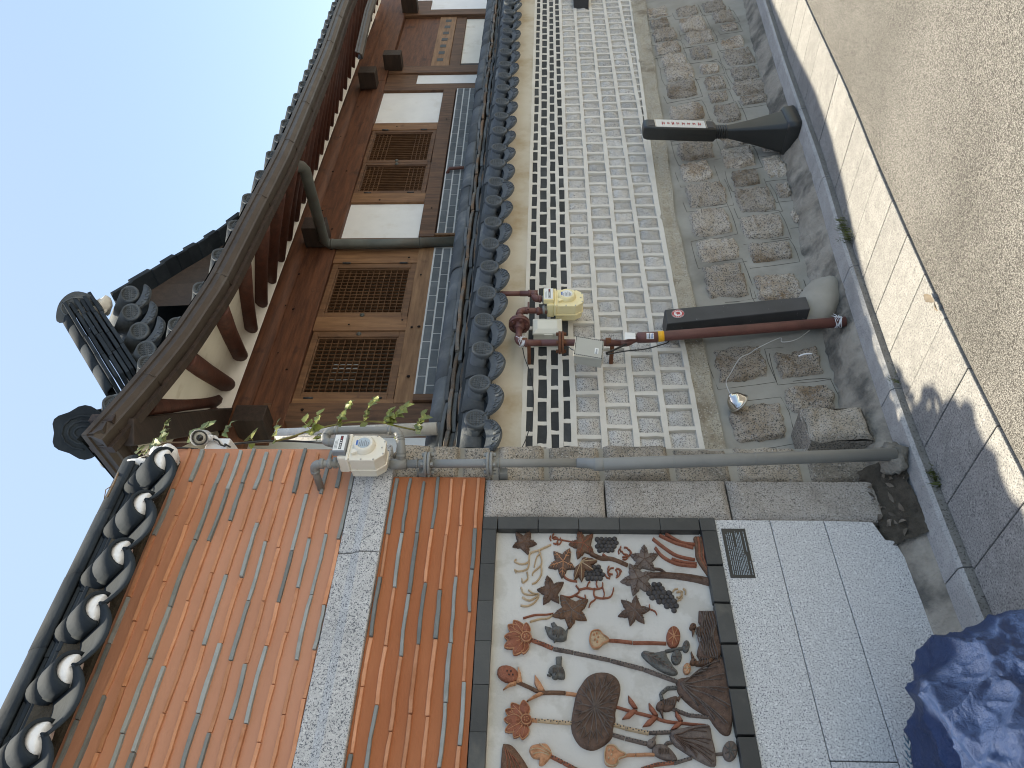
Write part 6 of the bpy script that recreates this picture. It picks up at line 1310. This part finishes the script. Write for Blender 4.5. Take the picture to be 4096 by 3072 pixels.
# ---- black fitting on the wall at the picture's right edge
t = thing('wall_fitting', 'small black box fitting on the white grid wall at the top edge of the photo', 'fitting', (8.3, 2.75, 1.1))
pa, pb_ = at(2295, 8, 2.74), at(2355, 8, 2.74)
m = MB(); m.box(pa.x-.02, pa.x+.22, 2.70, 2.80, pb_.z, pa.z); m.build('case', G['black_steel'], t, bevel=.01)
m = MB(); m.lathe((pa.x+.0, 2.699, pa.z-.035), (0, -1, 0), [(0, .02), (.006, .018), (.010, .006), (.011, .001)], 14); m.build('knob', G['chrome'], t)

# ================================================================ TARPAULIN, NET, LITTER, WEEDS
m = MB(); tc_ = Vector((.56, 2.12, 0))
def crease(p, sc, sd):                                         # sharp folds: ridges where crumple cells meet
    q = Vector(p)*sc+Vector((sd, sd*.7, sd*.3)); q += Vector((N(q*.9), N(q*.9+Vector((5, 1, 2))), N(q*.9+Vector((2, 7, 3)))))*.55
    d = noise.voronoi(q)[0]; return max(0, 1-1.5*(d[1]-d[0]))**2
def tarpf(u, v):
    a = u*2*PI_; r = v; c, s = math.cos(a), math.sin(a)
    ex = .565+.05*math.sin(a*3+1)+.07*N((c*2, s*2, 8)); ey = .47+.04*math.sin(a*4)
    X = tc_.x+c*ex*r**.8; Y = min(tc_.y+s*ey*r**.8, 2.56)
    h = .43*(1-r**2.6)+.05*math.sin(a*2+.6)*r*(1-r)
    p = (X, Y, h); n_ = Vector((c*r, s*r, 1-.8*r)).normalized()
    d = .085*crease(p, 2.3, 3)+.04*crease(p, 5.5, 8)+.014*crease(p, 13, 1)+.04*N(Vector(p)*3)-.045
    d *= min(1, 2.6*(1-r)+.08)
    z = max(gz(X)+.012+.012*crease((X, Y, 0), 5, 2)*(r > .9), h+n_.z*d+gz(X)+.02)
    return (X+n_.x*d, min(2.592, Y+n_.y*d), z)
m.grid(tarpf, 340, 130)
tag(m.build('tarpaulin', G['tarp']), 'crumpled blue tarpaulin heaped against foot of the granite wall', 'tarpaulin')
m = MB(); rr = random.Random(2); nb = AD(1985, 1648, 2.42)
def netp(i, j): return nb+Vector((-.11+.020*i+.006*N((i*.8, j*.8, 1)), .02*N((i*.5, j*.5, 4))-.0015*i, -.03+.017*j+.012*N((i*.4, j*.4, 9))-.001*i*i*.25))
for i in range(9):
    for j in range(5):
        for (di, dj) in ((1, 0.5), (1, -.5)): m.tube([netp(i, j), netp(i+di, j+dj)], .0018, 4, 0, False)
tag(m.build('net', G['net_blue']), 'scrap of blue knotted net at the edge of the tarpaulin', 'net')
m = MB(); rr = random.Random(14)
for i in range(26):
    p = Vector((rr.uniform(1.72, 1.98), rr.uniform(2.50, 2.60), 0)); p.z = lerp(gz(p.x)+.045, .12, (p.y-2.5)/.1)+rr.uniform(0, .05)*(1 if p.x < 1.9 else .6)
    leaf(m, p, Vector((rr.uniform(-1, 1), rr.uniform(-1, 1), rr.uniform(-.3, .7))), Vector((rr.uniform(-.6, .6), rr.uniform(-.8, .2), 1)), rr.uniform(.02, .05), rr.uniform(.012, .026), rr, .5)
tag(m.build('leaf_litter', G['dead_leaf']), 'dry dead leaves caught in the drain hole under the corner blocks', 'leaves', kind='stuff')
m = MB(); m.grid(lambda u, v: (lerp(1.68, 2.06, u), lerp(2.50, 2.62, v), lerp(gz(1.9)+.05, .15, v)+.02*N((u*9, v*5, 1))+.012*N((u*25, v*15, 5))), 30, 12)
tag(m.build('mud_heap', G['dirt']), 'dark wet dirt heaped at the drain hole below the granite corner', 'dirt')
def tuft(label, P, n, h, sp, grp):
    m = MB(); P = Vector(P)
    for i in range(n):
        b = P+Vector((rr.uniform(-sp, sp), rr.uniform(-sp*.4, sp*.4), 0)); d = Vector((rr.uniform(-.7, .7), rr.uniform(-.9, .5), rr.uniform(.5, 1.2))).normalized(); l = h*rr.uniform(.4, 1.1)
        s = d.cross(Vector((0, 0, 1))).normalized()*rr.uniform(.0012, .003); q = b+d*l*.6; e = q+(d+Vector((0, -.3, -.5))).normalized()*l*.4
        m.add([b-s, b+s, q+s*.8, q-s*.8, e], [(0, 1, 2, 3), (3, 2, 4)])
    return tag(m.build('weed', G['grass']), label, 'weed', grp)
def gk(x, y): X = x; return (X, y, gz(X)+.0)
tuft('dense green weed tuft in the kerb crack, left of the bollard sign', gk(3.50, 2.400), 130, .075, .10, 'weeds along the kerb')
tuft('small mossy weed in the kerb crack near the grey gas pipe', gk(1.86, 2.402), 70, .05, .05, 'weeds along the kerb')
tuft('few dry grass blades by the kerb joint near the boulder', gk(2.38, 2.405), 9, .06, .02, 'weeds along the kerb')
m = MB(); P = Dg = AD(2030, 700, 1.965); leaf(m, Vector((2.38, 1.955, gz(2.38)+.012)), Vector((1, .2, .25)), Vector((0, -.4, 1)), .075, .03, rr, .6); leaf(m, Vector((2.33, 1.958, gz(2.33)+.01)), Vector((1, -.1, .2)), Vector((.1, .4, 1)), .05, .02, rr, .6)
tag(m.build('fallen_leaf', G['dead_leaf']), 'curled dry leaf lying at the edge of paving and asphalt', 'leaf')
